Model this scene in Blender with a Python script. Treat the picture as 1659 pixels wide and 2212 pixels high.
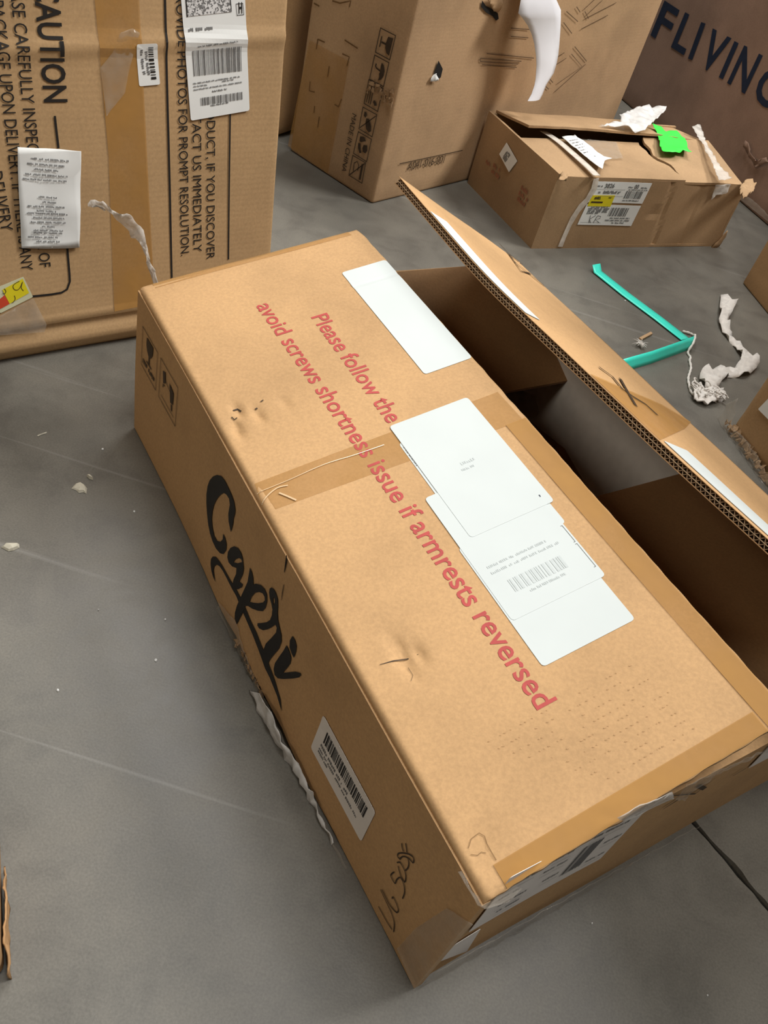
import bpy, bmesh, math, random
from mathutils import Vector, Matrix, noise

# ------------------------------------------------------------------ scene, camera, light
for o in list(bpy.data.objects):
    bpy.data.objects.remove(o, do_unlink=True)
scene = bpy.context.scene
COL = scene.collection
random.seed(7)

cam_data = bpy.data.cameras.new('camera')
cam_data.sensor_fit = 'VERTICAL'
cam_data.sensor_height = 24.0
cam_data.lens = 19.6349
cam_data.clip_start = 0.01
cam = bpy.data.objects.new('camera', cam_data)
COL.objects.link(cam)
CAM_ROT = [(0.95171, -0.30701, -0.0), (0.21067, 0.65307, -0.72741), (0.22332, 0.69228, 0.68621)]
cam.matrix_world = Matrix.Translation((0, 0, 0.9)) @ Matrix(CAM_ROT).to_4x4()
scene.camera = cam

world = bpy.data.worlds.new('world')
scene.world = world
world.use_nodes = True
WORLD_STRENGTH = 0.035
bg = world.node_tree.nodes['Background']
bg.inputs['Color'].default_value = (1.0, 0.97, 0.92, 1)
bg.inputs['Strength'].default_value = WORLD_STRENGTH

def area_light(name, loc, target, size, power, color=(1, 1, 1), size_y=None):
    l = bpy.data.lights.new(name, 'AREA')
    l.energy = power
    l.color = color
    l.size = size
    if size_y:
        l.shape = 'RECTANGLE'
        l.size_y = size_y
    o = bpy.data.objects.new(name, l)
    COL.objects.link(o)
    o.location = loc
    o.rotation_euler = (Vector(target) - Vector(loc)).to_track_quat('-Z', 'Y').to_euler()
    return o

# warehouse ceiling fixtures
area_light('ceiling_light', (3.1, 2.6, 4.3), (0.1, 1.2, 0.1), 1.2, 255, (1.0, 0.97, 0.93))
area_light('ceiling_light', (-1.5, 4.0, 5.0), (0.1, 1.2, 0.1), 1.3, 95, (1.0, 0.98, 0.95))
area_light('ceiling_light', (0.3, 3.6, 5.0), (0.1, 1.2, 0.1), 1.3, 105, (1.0, 0.98, 0.95))
area_light('ceiling_light', (0.5, 0.4, 5.0), (0.1, 1.2, 0.1), 1.3, 85, (1.0, 0.98, 0.95))
area_light('ceiling_light', (2.0, -2.0, 4.5), (0.1, 1.2, 0.1), 1.3, 35, (1.0, 0.97, 0.93))
area_light('ceiling_light', (-4.0, -3.6, 4.5), (0.1, 1.2, 0.1), 1.3, 70, (1.0, 0.87, 0.70))

vs = scene.view_settings
vs.view_transform = 'Standard'
vs.look = 'None'
vs.exposure = 0.0
vs.gamma = 1.0
vs.use_curve_mapping = False

# ------------------------------------------------------------------ frames of the flat surfaces (origin, along, up)
FRAMES = {
    'mflap': ((-0.41445, 0.96208, 0.2545), (0.66719, -0.74447, -0.02491), (0.72662, 0.6431, 0.24178)),
    'mleft': ((-0.41445, 0.96208, 0.0), (0.6674, -0.7447, -0.0), (0.0, 0.0, 1.0)),
    'mnear': ((0.17486, 0.30451, 0.0), (0.7447, 0.6674, -0.0), (0.0, 0.0, 1.0)),
    'lid': ((0.09195, 1.41591, 0.243), (-0.6674, 0.7447, 0.0), (-0.65569, -0.58763, 0.47409)),
    'mbase': ((-0.41445, 0.96208, 0.0), (0.6674, -0.7447, -0.0), (0.7447, 0.6674, -0.0)),
    'floor': ((0.0, 0.0, 0.0), (1.0, 0.0, 0.0), (0.0, 1.0, 0.0)),
    'cau': ((-0.32616, 1.35935, -0.0), (0.66913, 0.74314, 0.0), (-0.09276, 0.08352, 0.99218)),
    'tallR': ((-0.2606, 1.99302, 0.0), (0.51594, 0.85663, 0.0), (0.0, 0.0, 1.0)),
    'tallL': ((-0.52358, 2.15141, 0.0), (0.85663, -0.51594, 0.0), (0.0, 0.0, 1.0)),
    'fl': ((0.78781, 2.82651, 0.0), (0.50302, -0.86427, 0.0), (0.0, 0.0, 1.0)),
    'smF': ((0.14766, 2.03264, 0.0), (0.79864, 0.60182, 0.0), (0.0, 0.0, 1.0)),
    'smL': ((-0.05997, 2.30817, 0.0), (0.60182, -0.79864, 0.0), (0.0, 0.0, 1.0)),
    'smT': ((0.14766, 2.03264, 0.193), (0.79864, 0.60182, 0.0), (-0.60182, 0.79864, 0.0)),
    'rm': ((0.72238, 2.23245, -0.0), (0.36325, -0.93169, 0.0), (0.0, 0.0, 1.0)),
    'rl': ((0.61268, 1.52063, 0.0), (0.40674, -0.91355, 0.0), (0.0, 0.0, 1.0)),
    'lf': ((-0.199, 0.208, 0.0), (-0.52101, 0.85355, 0.0), (0.0, 0.0, 1.0)),
    'paper': ((-0.19635, 1.95432, 0.0), (0.51594, 0.85663, 0.0), (0.0, 0.0, 1.0)),
    'tail': ((-0.17869, 1.22657, 0.02496), (0.66913, 0.74314, 0.0), (-0.09276, 0.08352, 0.99218)),
}

class Frame:
    def __init__(self, O, eu, ev):
        self.O, self.eu, self.ev = Vector(O), Vector(eu), Vector(ev)
        self.n = self.eu.cross(self.ev).normalized()
        self.hf = None
    def at(self, u, v, h=0.0):
        if self.hf:
            h += self.hf(u, v)
        return self.O + self.eu * u + self.ev * v + self.n * h

FR = {k: Frame(*v) for k, v in FRAMES.items()}

# ------------------------------------------------------------------ materials
MATS = {}

def new_mat(name):
    m = bpy.data.materials.new(name)
    m.use_nodes = True
    nt = m.node_tree
    return m, nt, nt.nodes['Principled BSDF'], nt.nodes['Material Output']

def node(nt, t, **kw):
    n = nt.nodes.new(t)
    for k, v in kw.items():
        if k in n.inputs:
            n.inputs[k].default_value = v
        else:
            setattr(n, k, v)
    return n

def ramp(nt, fac, stops):
    r = nt.nodes.new('ShaderNodeValToRGB')
    el = r.color_ramp.elements
    while len(el) < len(stops):
        el.new(0.5)
    for e, (p, c) in zip(el, stops):
        e.position = p
        e.color = (*c, 1) if len(c) == 3 else c
    nt.links.new(fac, r.inputs['Fac'])
    return r.outputs['Color']

def mixc(nt, fac, a, b, mode='MIX'):
    m = nt.nodes.new('ShaderNodeMix')
    m.data_type = 'RGBA'
    m.blend_type = mode
    for s, val in ((m.inputs[0], fac), (m.inputs[6], a), (m.inputs[7], b)):
        if hasattr(val, 'is_linked') or isinstance(val, bpy.types.NodeSocket):
            nt.links.new(val, s)
        else:
            s.default_value = val if not isinstance(val, tuple) or len(val) == 4 else (*val, 1)
    return m.outputs[2]

def card(name, col, stain=0.16, rough=0.72, flute_dir=None, flute=0.10):
    """kraft cardboard: mottled fibre colour, faint flutes, scuffs"""
    m, nt, bs, out = new_mat(name)
    tc = nt.nodes.new('ShaderNodeTexCoord')
    big = node(nt, 'ShaderNodeTexNoise', Scale=5.0, Detail=5.0, Roughness=0.6)
    nt.links.new(tc.outputs['Object'], big.inputs['Vector'])
    fine = node(nt, 'ShaderNodeTexNoise', Scale=260.0, Detail=3.0, Roughness=0.7)
    nt.links.new(tc.outputs['Object'], fine.inputs['Vector'])
    dk = tuple(c * (1 - stain * 1.5) for c in col)
    lt = tuple(min(1, c * (1 + stain * 0.7)) for c in col)
    c1 = ramp(nt, big.outputs['Fac'], [(0.32, dk), (0.52, col), (0.72, lt)])
    f2 = ramp(nt, fine.outputs['Fac'], [(0.35, (0.90, 0.90, 0.90)), (0.65, (1.05, 1.05, 1.05))])
    c2 = mixc(nt, 1.0, c1, f2, 'MULTIPLY')
    nt.links.new(c2, bs.inputs['Base Color'])
    bs.inputs['Roughness'].default_value = rough
    bs.inputs['Specular IOR Level'].default_value = 0.25
    add = nt.nodes.new('ShaderNodeMath')
    add.operation = 'ADD'
    mul = node(nt, 'ShaderNodeMath', operation='MULTIPLY')
    nt.links.new(big.outputs['Fac'], mul.inputs[0])
    mul.inputs[1].default_value = 0.12
    nt.links.new(mul.outputs[0], add.inputs[0])
    if flute_dir is not None:
        mp = nt.nodes.new('ShaderNodeVectorMath')
        mp.operation = 'DOT_PRODUCT'
        nt.links.new(tc.outputs['Object'], mp.inputs[0])
        mp.inputs[1].default_value = flute_dir
        sn = node(nt, 'ShaderNodeMath', operation='MULTIPLY')
        nt.links.new(mp.outputs['Value'], sn.inputs[0])
        sn.inputs[1].default_value = 2 * math.pi / 0.0085
        si = node(nt, 'ShaderNodeMath', operation='SINE')
        nt.links.new(sn.outputs[0], si.inputs[0])
        sm = node(nt, 'ShaderNodeMath', operation='MULTIPLY')
        nt.links.new(si.outputs[0], sm.inputs[0])
        sm.inputs[1].default_value = flute
        nt.links.new(sm.outputs[0], add.inputs[1])
    else:
        add.inputs[1].default_value = 0
    bp = node(nt, 'ShaderNodeBump', Strength=0.22, Distance=0.0015)
    nt.links.new(add.outputs[0], bp.inputs['Height'])
    nt.links.new(bp.outputs['Normal'], bs.inputs['Normal'])
    MATS[name] = m
    return m

def plain(name, col, rough=0.6, var=0.05, scale=30.0, spec=0.3, bump=0.0):
    m, nt, bs, out = new_mat(name)
    tc = nt.nodes.new('ShaderNodeTexCoord')
    nz = node(nt, 'ShaderNodeTexNoise', Scale=scale, Detail=4.0)
    nt.links.new(tc.outputs['Object'], nz.inputs['Vector'])
    c = ramp(nt, nz.outputs['Fac'], [(0.3, tuple(x * (1 - var) for x in col)), (0.7, tuple(min(1, x * (1 + var)) for x in col))])
    nt.links.new(c, bs.inputs['Base Color'])
    bs.inputs['Roughness'].default_value = rough
    bs.inputs['Specular IOR Level'].default_value = spec
    if bump:
        bp = node(nt, 'ShaderNodeBump', Strength=bump, Distance=0.002)
        nt.links.new(nz.outputs['Fac'], bp.inputs['Height'])
        nt.links.new(bp.outputs['Normal'], bs.inputs['Normal'])
    MATS[name] = m
    return m

def film(name, tint, opacity, rough=0.12, white=0.0, scale=40.0):
    """clear plastic: mostly transparent with glossy wrinkles"""
    m, nt, bs, out = new_mat(name)
    tc = nt.nodes.new('ShaderNodeTexCoord')
    nz = node(nt, 'ShaderNodeTexNoise', Scale=scale, Detail=3.0)
    nt.links.new(tc.outputs['Object'], nz.inputs['Vector'])
    bp = node(nt, 'ShaderNodeBump', Strength=0.5, Distance=0.003)
    nt.links.new(nz.outputs['Fac'], bp.inputs['Height'])
    nt.links.new(bp.outputs['Normal'], bs.inputs['Normal'])
    bs.inputs['Base Color'].default_value = (*tint, 1)
    bs.inputs['Roughness'].default_value = rough
    bs.inputs['Specular IOR Level'].default_value = 0.6 if opacity < 0.3 else (0.12 if rough > 0.4 else 0.3)
    tr = nt.nodes.new('ShaderNodeBsdfTransparent')
    mx = nt.nodes.new('ShaderNodeMixShader')
    fac = ramp(nt, nz.outputs['Fac'], [(0.3, (opacity * 0.7,) * 3), (0.7, (min(1, opacity * 1.3),) * 3)])
    nt.links.new(fac, mx.inputs[0])
    nt.links.new(tr.outputs[0], mx.inputs[1])
    nt.links.new(bs.outputs[0], mx.inputs[2])
    nt.links.new(mx.outputs[0], out.inputs['Surface'])
    MATS[name] = m
    return m

fa = FR['mflap'].eu
CARD = card('cardboard_main', (0.545, 0.335, 0.160), 0.10, flute_dir=tuple(fa), flute=0.05)
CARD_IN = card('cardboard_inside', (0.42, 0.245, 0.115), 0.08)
CARD_CAU = card('cardboard_caution', (0.48, 0.312, 0.158), 0.08, flute_dir=(0, 0, 1), flute=0.08)
CARD_TALL = card('cardboard_tall', (0.46, 0.302, 0.170), 0.12, flute_dir=(0, 0, 1), flute=0.06)
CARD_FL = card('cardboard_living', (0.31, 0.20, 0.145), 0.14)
CARD_SM = card('cardboard_small', (0.385, 0.252, 0.137), 0.12)
CARD_R = card('cardboard_right', (0.41, 0.255, 0.125), 0.12)
TORN = card('torn_cardboard', (0.36, 0.235, 0.13), 0.25, rough=0.9)
LINER = plain('liner_edge', (0.46, 0.32, 0.19), 0.8, 0.1, 120)
FLUTE = plain('flute_paper', (0.34, 0.23, 0.135), 0.85, 0.12, 120)
PAPER = plain('white_paper', (0.80, 0.82, 0.81), 0.55, 0.02, 25)
LABEL_TOP = plain('lit_label_paper', (0.585, 0.635, 0.630), 0.55, 0.025, 12)  # white label paper, darkened to offset the strong light on top
SHEETP = plain('sheet_paper', (0.64, 0.64, 0.67), 0.6, 0.03, 20)
PAPER_SIDE = plain('white_label_paper', (0.78, 0.74, 0.70), 0.55, 0.03, 25)
INK = plain('black_ink', (0.018, 0.016, 0.015), 0.55, 0.1, 80)
INK_BROWN = plain('brown_ink', (0.055, 0.035, 0.02), 0.6, 0.2, 60)
INK_GREY = plain('grey_print', (0.16, 0.16, 0.16), 0.6, 0.15, 200)
INK_FAINT = plain('faint_print', (0.535, 0.585, 0.583), 0.6, 0.05, 200)
INK_RED = plain('red_ink', (0.44, 0.062, 0.055), 0.55, 0.10, 60)
INK_REDDARK = plain('faded_red_ink', (0.33, 0.13, 0.070), 0.6, 0.2, 60)
INK_BLUE = plain('dark_blue_ink', (0.012, 0.02, 0.045), 0.5, 0.15, 40)
YELLOW = plain('yellow_paper', (0.72, 0.62, 0.02), 0.5, 0.05, 40)
REDP = plain('red_paper', (0.60, 0.07, 0.03), 0.5, 0.05, 40)
GREEN = plain('green_paper', (0.05, 0.75, 0.07), 0.5, 0.04, 40)
TEAL = plain('teal_strap', (0.05, 0.78, 0.62), 0.35, 0.03, 60, 0.5)
CLOTH = plain('white_cloth', (0.66, 0.63, 0.59), 0.85, 0.12, 90, 0.1, 0.4)
SHADE = plain('gap_shade', (0.012, 0.011, 0.010), 0.9, 0.1, 50)  # flat black painted in for the shade inside rips and holes
PLASTIC_W = film('white_plastic', (0.80, 0.80, 0.79), 0.62, 0.2)
PLASTIC_C = film('clear_plastic', (0.55, 0.50, 0.42), 0.16, 0.10)
PLASTIC_M = film('shiny_tape', (0.72, 0.69, 0.64), 0.50, 0.12)
PLASTIC_D = film('dark_plastic', (0.02, 0.02, 0.023), 0.88, 0.25)
TAPE_C = film('clear_tape', (0.50, 0.275, 0.085), 0.42, 0.5, scale=14)
TAPE_B = film('brown_tape', (0.47, 0.25, 0.07), 0.60, 0.5, scale=14)
STRAP_W = film('white_strap', (0.72, 0.66, 0.58), 0.85, 0.3)

def floor_mat():
    m, nt, bs, out = new_mat('concrete')
    tc = nt.nodes.new('ShaderNodeTexCoord')
    big = node(nt, 'ShaderNodeTexNoise', Scale=1.6, Detail=7.0, Roughness=0.62)
    mid = node(nt, 'ShaderNodeTexNoise', Scale=9.0, Detail=8.0, Roughness=0.68, Distortion=0.4)
    fine = node(nt, 'ShaderNodeTexNoise', Scale=380.0, Detail=2.0)
    for n_ in (big, mid, fine):
        nt.links.new(tc.outputs['Object'], n_.inputs['Vector'])
    c1 = ramp(nt, big.outputs['Fac'], [(0.32, (0.098, 0.094, 0.082)), (0.50, (0.144, 0.136, 0.116)), (0.70, (0.190, 0.178, 0.150))])
    c2 = ramp(nt, mid.outputs['Fac'], [(0.34, (0.80, 0.80, 0.81)), (0.50, (1.0, 1.0, 1.0)), (0.68, (1.10, 1.09, 1.07))])
    c3 = ramp(nt, fine.outputs['Fac'], [(0.3, (0.86, 0.86, 0.86)), (0.7, (1.08, 1.08, 1.08))])
    c = mixc(nt, 1.0, mixc(nt, 1.0, c1, c2, 'MULTIPLY'), c3, 'MULTIPLY')
    # drag marks: long thin scuffs
    mp = nt.nodes.new('ShaderNodeMapping')
    mp.inputs['Rotation'].default_value = (0, 0, math.radians(40))
    mp.inputs['Scale'].default_value = (0.5, 26.0, 1)
    nt.links.new(tc.outputs['Object'], mp.inputs['Vector'])
    sc = node(nt, 'ShaderNodeTexNoise', Scale=1.7, Detail=3.0)
    nt.links.new(mp.outputs[0], sc.inputs['Vector'])
    sf = ramp(nt, sc.outputs['Fac'], [(0.66, (0, 0, 0)), (0.76, (0.28, 0.28, 0.28))])
    c = mixc(nt, sf, c, (0.36, 0.355, 0.335))
    nt.links.new(c, bs.inputs['Base Color'])
    rr = ramp(nt, mid.outputs['Fac'], [(0.3, (0.36,) * 3), (0.7, (0.50,) * 3)])
    nt.links.new(rr, bs.inputs['Roughness'])
    bs.inputs['Specular IOR Level'].default_value = 0.42
    bp = node(nt, 'ShaderNodeBump', Strength=0.05, Distance=0.002)
    nt.links.new(fine.outputs['Fac'], bp.inputs['Height'])
    nt.links.new(bp.outputs['Normal'], bs.inputs['Normal'])
    return m
CONCRETE = floor_mat()

# speckled stacked code on a shipping label
def speckle_mat():
    m, nt, bs, out = new_mat('speckled_print')
    tc = nt.nodes.new('ShaderNodeTexCoord')
    nz = node(nt, 'ShaderNodeTexVoronoi', Scale=420.0)
    nt.links.new(tc.outputs['Object'], nz.inputs['Vector'])
    sep = nt.nodes.new('ShaderNodeSeparateColor')
    nt.links.new(nz.outputs['Color'], sep.inputs[0])
    c = ramp(nt, sep.outputs[0], [(0.35, (0.16, 0.16, 0.16)), (0.6, (0.72, 0.72, 0.72))])
    nt.links.new(c, bs.inputs['Base Color'])
    bs.inputs['Roughness'].default_value = 0.6
    return m
SPECKLE = speckle_mat()

# ------------------------------------------------------------------ object helpers
def thing(name, label, cat, loc=(0, 0, 0), group=None):
    o = bpy.data.objects.new(name, None)
    o.empty_display_size = 0.05
    COL.objects.link(o)
    o.location = loc
    o['label'] = label
    o['category'] = cat
    if group:
        o['group'] = group
    return o

def root_loc(o):
    while o is not None and o.parent is not None:
        o = o.parent
    return Vector(o.location) if o is not None else Vector((0, 0, 0))

def obj(name, verts, faces, mat, parent=None, smooth=False, base=None, label=None):
    base = root_loc(parent) if parent is not None else Vector(base or (0, 0, 0))
    me = bpy.data.meshes.new(name)
    me.from_pydata([tuple(Vector(v) - base) for v in verts], [], faces)
    me.materials.append(mat)
    if smooth:
        for p in me.polygons:
            p.use_smooth = True
    me.update()
    o = bpy.data.objects.new(name, me)
    COL.objects.link(o)
    if parent is not None:
        o.parent = parent
    else:
        o.location = base
    if label:
        o['label'] = label
    return o

def tag(o, label, cat, group=None):
    o['label'] = label
    o['category'] = cat
    if group:
        o['group'] = group
    return o

class MB:
    """collects geometry for one mesh"""
    def __init__(self):
        self.v, self.f = [], []
    def add(self, verts, faces):
        b = len(self.v)
        self.v += [Vector(x) for x in verts]
        self.f += [tuple(i + b for i in f) for f in faces]
    def quad(self, *p):
        self.add(p, [tuple(range(len(p)))])
    def prism(self, lo, hi):
        n = len(lo)
        self.add(list(lo) + list(hi), [tuple(range(n - 1, -1, -1)), tuple(range(n, 2 * n))] +
                 [(i, (i + 1) % n, n + (i + 1) % n, n + i) for i in range(n)])
    def build(self, name, mat, parent=None, smooth=False, base=None, label=None):
        return obj(name, self.v, self.f, mat, parent, smooth, base, label)

def round_poly(pts, r, seg=4):
    out = []
    n = len(pts)
    for i in range(n):
        p0, p, p1 = (Vector(pts[(i - 1) % n]), Vector(pts[i]), Vector(pts[(i + 1) % n]))
        a, b = (p0 - p), (p1 - p)
        rr = min(r, a.length * 0.45, b.length * 0.45)
        a, b = p + a.normalized() * rr, p + b.normalized() * rr
        for k in range(seg + 1):
            t = k / seg
            out.append(tuple((1 - t) ** 2 * a + 2 * t * (1 - t) * p + t * t * b))
    return out

def ccw(pts):
    s = sum(pts[i][0] * pts[(i + 1) % len(pts)][1] - pts[(i + 1) % len(pts)][0] * pts[i][1] for i in range(len(pts)))
    return pts if s > 0 else pts[::-1]

def conform(bm, F, h, step, thick=0.0):
    """cut a flat (u, v) mesh into small cells and lift it onto the frame's surface"""
    if step and F.hf:
        us = [v.co.x for v in bm.verts]
        vs_ = [v.co.y for v in bm.verts]
        for lo, hi, ax in ((min(us), max(us), (1, 0, 0)), (min(vs_), max(vs_), (0, 1, 0))):
            k = lo + step
            while k < hi:
                bmesh.ops.bisect_plane(bm, geom=bm.verts[:] + bm.edges[:] + bm.faces[:], dist=1e-6,
                                       plane_co=Vector(ax) * k, plane_no=ax)
                k += step
    for v in bm.verts:
        v.co = F.at(v.co.x, v.co.y, h + v.co.z)

def bm_obj(name, bm, mat, parent, label=None):
    base = root_loc(parent)
    for v in bm.verts:
        v.co -= base
    me = bpy.data.meshes.new(name)
    bm.to_mesh(me)
    bm.free()
    me.materials.append(mat)
    o = bpy.data.objects.new(name, me)
    COL.objects.link(o)
    o.parent = parent
    if label:
        o['label'] = label
    return o

def patch(name, face, pts, mat, parent, h=0.001, r=0.0, thick=0.0005, step=0.012, label=None):
    """a thin sticker or strip of tape on a surface"""
    F = FR[face]
    pts = ccw([tuple(p) for p in pts])
    if r:
        pts = round_poly(pts, r)
    bm = bmesh.new()
    top = [bm.verts.new((p[0], p[1], 0)) for p in pts]
    bot = [bm.verts.new((p[0], p[1], -thick)) for p in pts]
    bm.faces.new(top)
    n = len(pts)
    for i in range(n):
        bm.faces.new((top[(i + 1) % n], top[i], bot[i], bot[(i + 1) % n]))
    bmesh.ops.recalc_face_normals(bm, faces=bm.faces[:])
    conform(bm, F, h, step)
    return bm_obj(name, bm, mat, parent, label)

def shapes(name, face, polys, mat, parent, h=0.0014, step=0.0, label=None):
    """flat printed shapes: a list of simple (u, v) polygons in one part"""
    bm = bmesh.new()
    for pts in polys:
        pts = ccw(list(pts))
        vs_ = [bm.verts.new((p[0], p[1], 0)) for p in pts]
        f = bm.faces.new(vs_)
        if len(pts) > 4:
            bmesh.ops.triangulate(bm, faces=[f])
    conform(bm, FR[face], h, step)
    o = bm_obj(name, bm, mat, parent, label)
    if name in ('print', 'barcode', 'rub_marks', 'wrinkle_glint', 'pressed_marks', 'faded_print', 'line_drawing', 'pen_scribble', 'pen_writing', 'pen_initials', 'tear', 'handling_mark'):
        o['kind'] = 'stuff'   # marks too fine to pick apart
    return o

def stroke_polys(pts, w, closed=False):
    """ribbon quads along a polyline; w is a width or a list of widths"""
    P = [Vector(p) for p in pts]
    if closed:
        P = P + [P[0]]
    n = len(P)
    W = w if isinstance(w, (list, tuple)) else [w] * n
    off = []
    for i in range(n):
        if closed and i in (0, n - 1):
            d = (P[1] - P[0]).normalized() + (P[-1] - P[-2]).normalized()
        else:
            d = Vector((0, 0))
            if i > 0: d += (P[i] - P[i - 1]).normalized()
            if i < n - 1: d += (P[i + 1] - P[i]).normalized()
        d = d.normalized() if d.length > 1e-9 else Vector((1, 0))
        nn = Vector((-d.y, d.x)) * W[i] * 0.5
        off.append((P[i] + nn, P[i] - nn))
    return [(tuple(off[i][0]), tuple(off[i][1]), tuple(off[i + 1][1]), tuple(off[i + 1][0])) for i in range(n - 1)]

def smooth_line(pts, n=6):
    """Catmull-Rom resampling"""
    P = [Vector(p) for p in pts]
    P = [P[0]] + P + [P[-1]]
    out = []
    for i in range(1, len(P) - 2):
        for k in range(n):
            t = k / n
            a, b, c, d = P[i - 1], P[i], P[i + 1], P[i + 2]
            out.append(0.5 * ((2 * b) + (c - a) * t + (2 * a - 5 * b + 4 * c - d) * t * t + (3 * b - a - 3 * c + d) * t ** 3))
    out.append(P[-2])
    return [tuple(p) for p in out]

def filled(name, face, loops, mat, parent, h=0.0014, label=None):
    """printed outline with holes (even-odd), via a filled 2D curve"""
    cu = bpy.data.curves.new('outline', 'CURVE')
    cu.dimensions = '2D'
    cu.fill_mode = 'BOTH'
    for lp in loops:
        sp = cu.splines.new('POLY')
        sp.points.add(len(lp) - 1)
        for p, q in zip(sp.points, lp):
            p.co = (q[0], q[1], 0, 1)
        sp.use_cyclic_u = True
    tmp = bpy.data.objects.new('outline', cu)
    COL.objects.link(tmp)
    bpy.context.view_layer.update()
    me = bpy.data.meshes.new_from_object(tmp.evaluated_get(bpy.context.evaluated_depsgraph_get()))
    bpy.data.objects.remove(tmp)
    bm = bmesh.new()
    bm.from_mesh(me)
    conform(bm, FR[face], h, 0)
    return bm_obj(name, bm, mat, parent, label)

def text_bm(body, bold=0.0, shear=0.0):
    cu = bpy.data.curves.new('letters', 'FONT')
    cu.body = body
    cu.size = 1.0
    cu.offset = bold
    cu.shear = shear
    cu.resolution_u = 3
    tmp = bpy.data.objects.new('letters', cu)
    COL.objects.link(tmp)
    bpy.context.view_layer.update()
    me = bpy.data.meshes.new_from_object(tmp.evaluated_get(bpy.context.evaluated_depsgraph_get()))
    bpy.data.objects.remove(tmp)
    bm = bmesh.new()
    bm.from_mesh(me)
    return bm

CAPH = 0.0
def cap_height():
    global CAPH
    if not CAPH:
        bm = text_bm('H')
        CAPH = max(v.co.y for v in bm.verts)
        bm.free()
    return CAPH

def text(name, face, body, p0, p1, cap, mat, parent, bold=0.0, h=0.0014, side=1, shear=0.0, label=None, step=0.007):
    """lettering whose baseline runs from p0 to p1 on a surface; side=-1 puts the tops to the other side"""
    bm = text_bm(body, bold, shear)
    x0 = min(v.co.x for v in bm.verts)
    x1 = max(v.co.x for v in bm.verts)
    ch = cap_height()
    d = Vector(p1) - Vector(p0)
    L = d.length
    d.normalize()
    up = Vector((-d.y, d.x)) * side
    for v in bm.verts:
        s = (v.co.x - x0) / (x1 - x0) * L
        t = v.co.y / ch * cap
        q = Vector(p0) + d * s + up * t
        v.co = (q.x, q.y, 0)
    conform(bm, FR[face], h, step)
    return bm_obj(name, bm, mat, parent, label)

def bars(p0, p1, up, seed, dens=0.52, unit=0.0007):
    """barcode bars between p0 and p1; up is the bar vector"""
    rnd = random.Random(seed)
    d = Vector(p1) - Vector(p0)
    L = d.length
    d.normalize()
    up = Vector(up)
    out, x = [], 0.0
    while x < L - unit:
        w = unit * rnd.choice((1, 1, 2, 3))
        w = min(w, L - x)
        a = Vector(p0) + d * x
        b = a + d * w
        out.append((tuple(a), tuple(b), tuple(b + up), tuple(a + up)))
        x += w + unit * rnd.choice((1, 1, 2, 2))
    return out

def dashes(p0, p1, hgt, seed, fill=0.8):
    """a line of print too small to read: runs of short marks"""
    rnd = random.Random(seed)
    d = Vector(p1) - Vector(p0)
    L = d.length
    d.normalize()
    up = Vector((-d.y, d.x)) * hgt
    out, x = [], 0.0
    while x < L:
        word = hgt * rnd.uniform(1.5, 5)
        e = min(L, x + word)
        while x < e - hgt * 0.2:
            w = hgt * rnd.uniform(0.35, 0.6)
            lo, hi = rnd.choice(((0, 1), (0, .7), (.15, 1), (0, 1)))
            a = Vector(p0) + d * x + up * lo
            b = Vector(p0) + d * min(x + w, e) + up * lo
            out.append((tuple(a), tuple(b), tuple(b + up * (hi - lo)), tuple(a + up * (hi - lo))))
            x += w + hgt * 0.18
        x = e + hgt * rnd.uniform(0.5, 0.9)
    return out

def lerp2(q, s, t):
    """bilinear point in a quad (p00, p10, p11, p01)"""
    a, b, c, d = [Vector(p) for p in q]
    return tuple((a * (1 - s) + b * s) * (1 - t) + (d * (1 - s) + c * s) * t)

def panel(name, F, u0, u1, v0, v1, thick, mat, parent, nu=2, nv=2, hf=None, outline=None, label=None, smooth=True, wob=0.0):
    """a cardboard sheet: outer face at h = hf(u, v), inner face thick below; outline(s,t) may bend the rectangle"""
    V, Fc = [], []
    def uv(i, j):
        s, t = i / nu, j / nv
        u, v = u0 + (u1 - u0) * s, v0 + (v1 - v0) * t
        if outline:
            u, v = outline(u, v, s, t)
        return u, v
    idx = {}
    for k in (0, 1):
        for i in range(nu + 1):
            for j in range(nv + 1):
                u, v = uv(i, j)
                h = (hf(u, v) if hf else 0.0) - k * thick
                idx[k, i, j] = len(V)
                V.append(F.O + F.eu * u + F.ev * v + F.n * h)
    for i in range(nu):
        for j in range(nv):
            Fc.append((idx[0, i, j], idx[0, i + 1, j], idx[0, i + 1, j + 1], idx[0, i, j + 1]))
            Fc.append((idx[1, i, j], idx[1, i, j + 1], idx[1, i + 1, j + 1], idx[1, i + 1, j]))
    for i in range(nu):
        Fc.append((idx[0, i, 0], idx[1, i, 0], idx[1, i + 1, 0], idx[0, i + 1, 0]))
        Fc.append((idx[0, i, nv], idx[0, i + 1, nv], idx[1, i + 1, nv], idx[1, i, nv]))
    for j in range(nv):
        Fc.append((idx[0, 0, j], idx[0, 0, j + 1], idx[1, 0, j + 1], idx[1, 0, j]))
        Fc.append((idx[0, nu, j], idx[1, nu, j], idx[1, nu, j + 1], idx[0, nu, j + 1]))
    o = obj(name, V, Fc, mat, parent, label=label)
    return o

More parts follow.
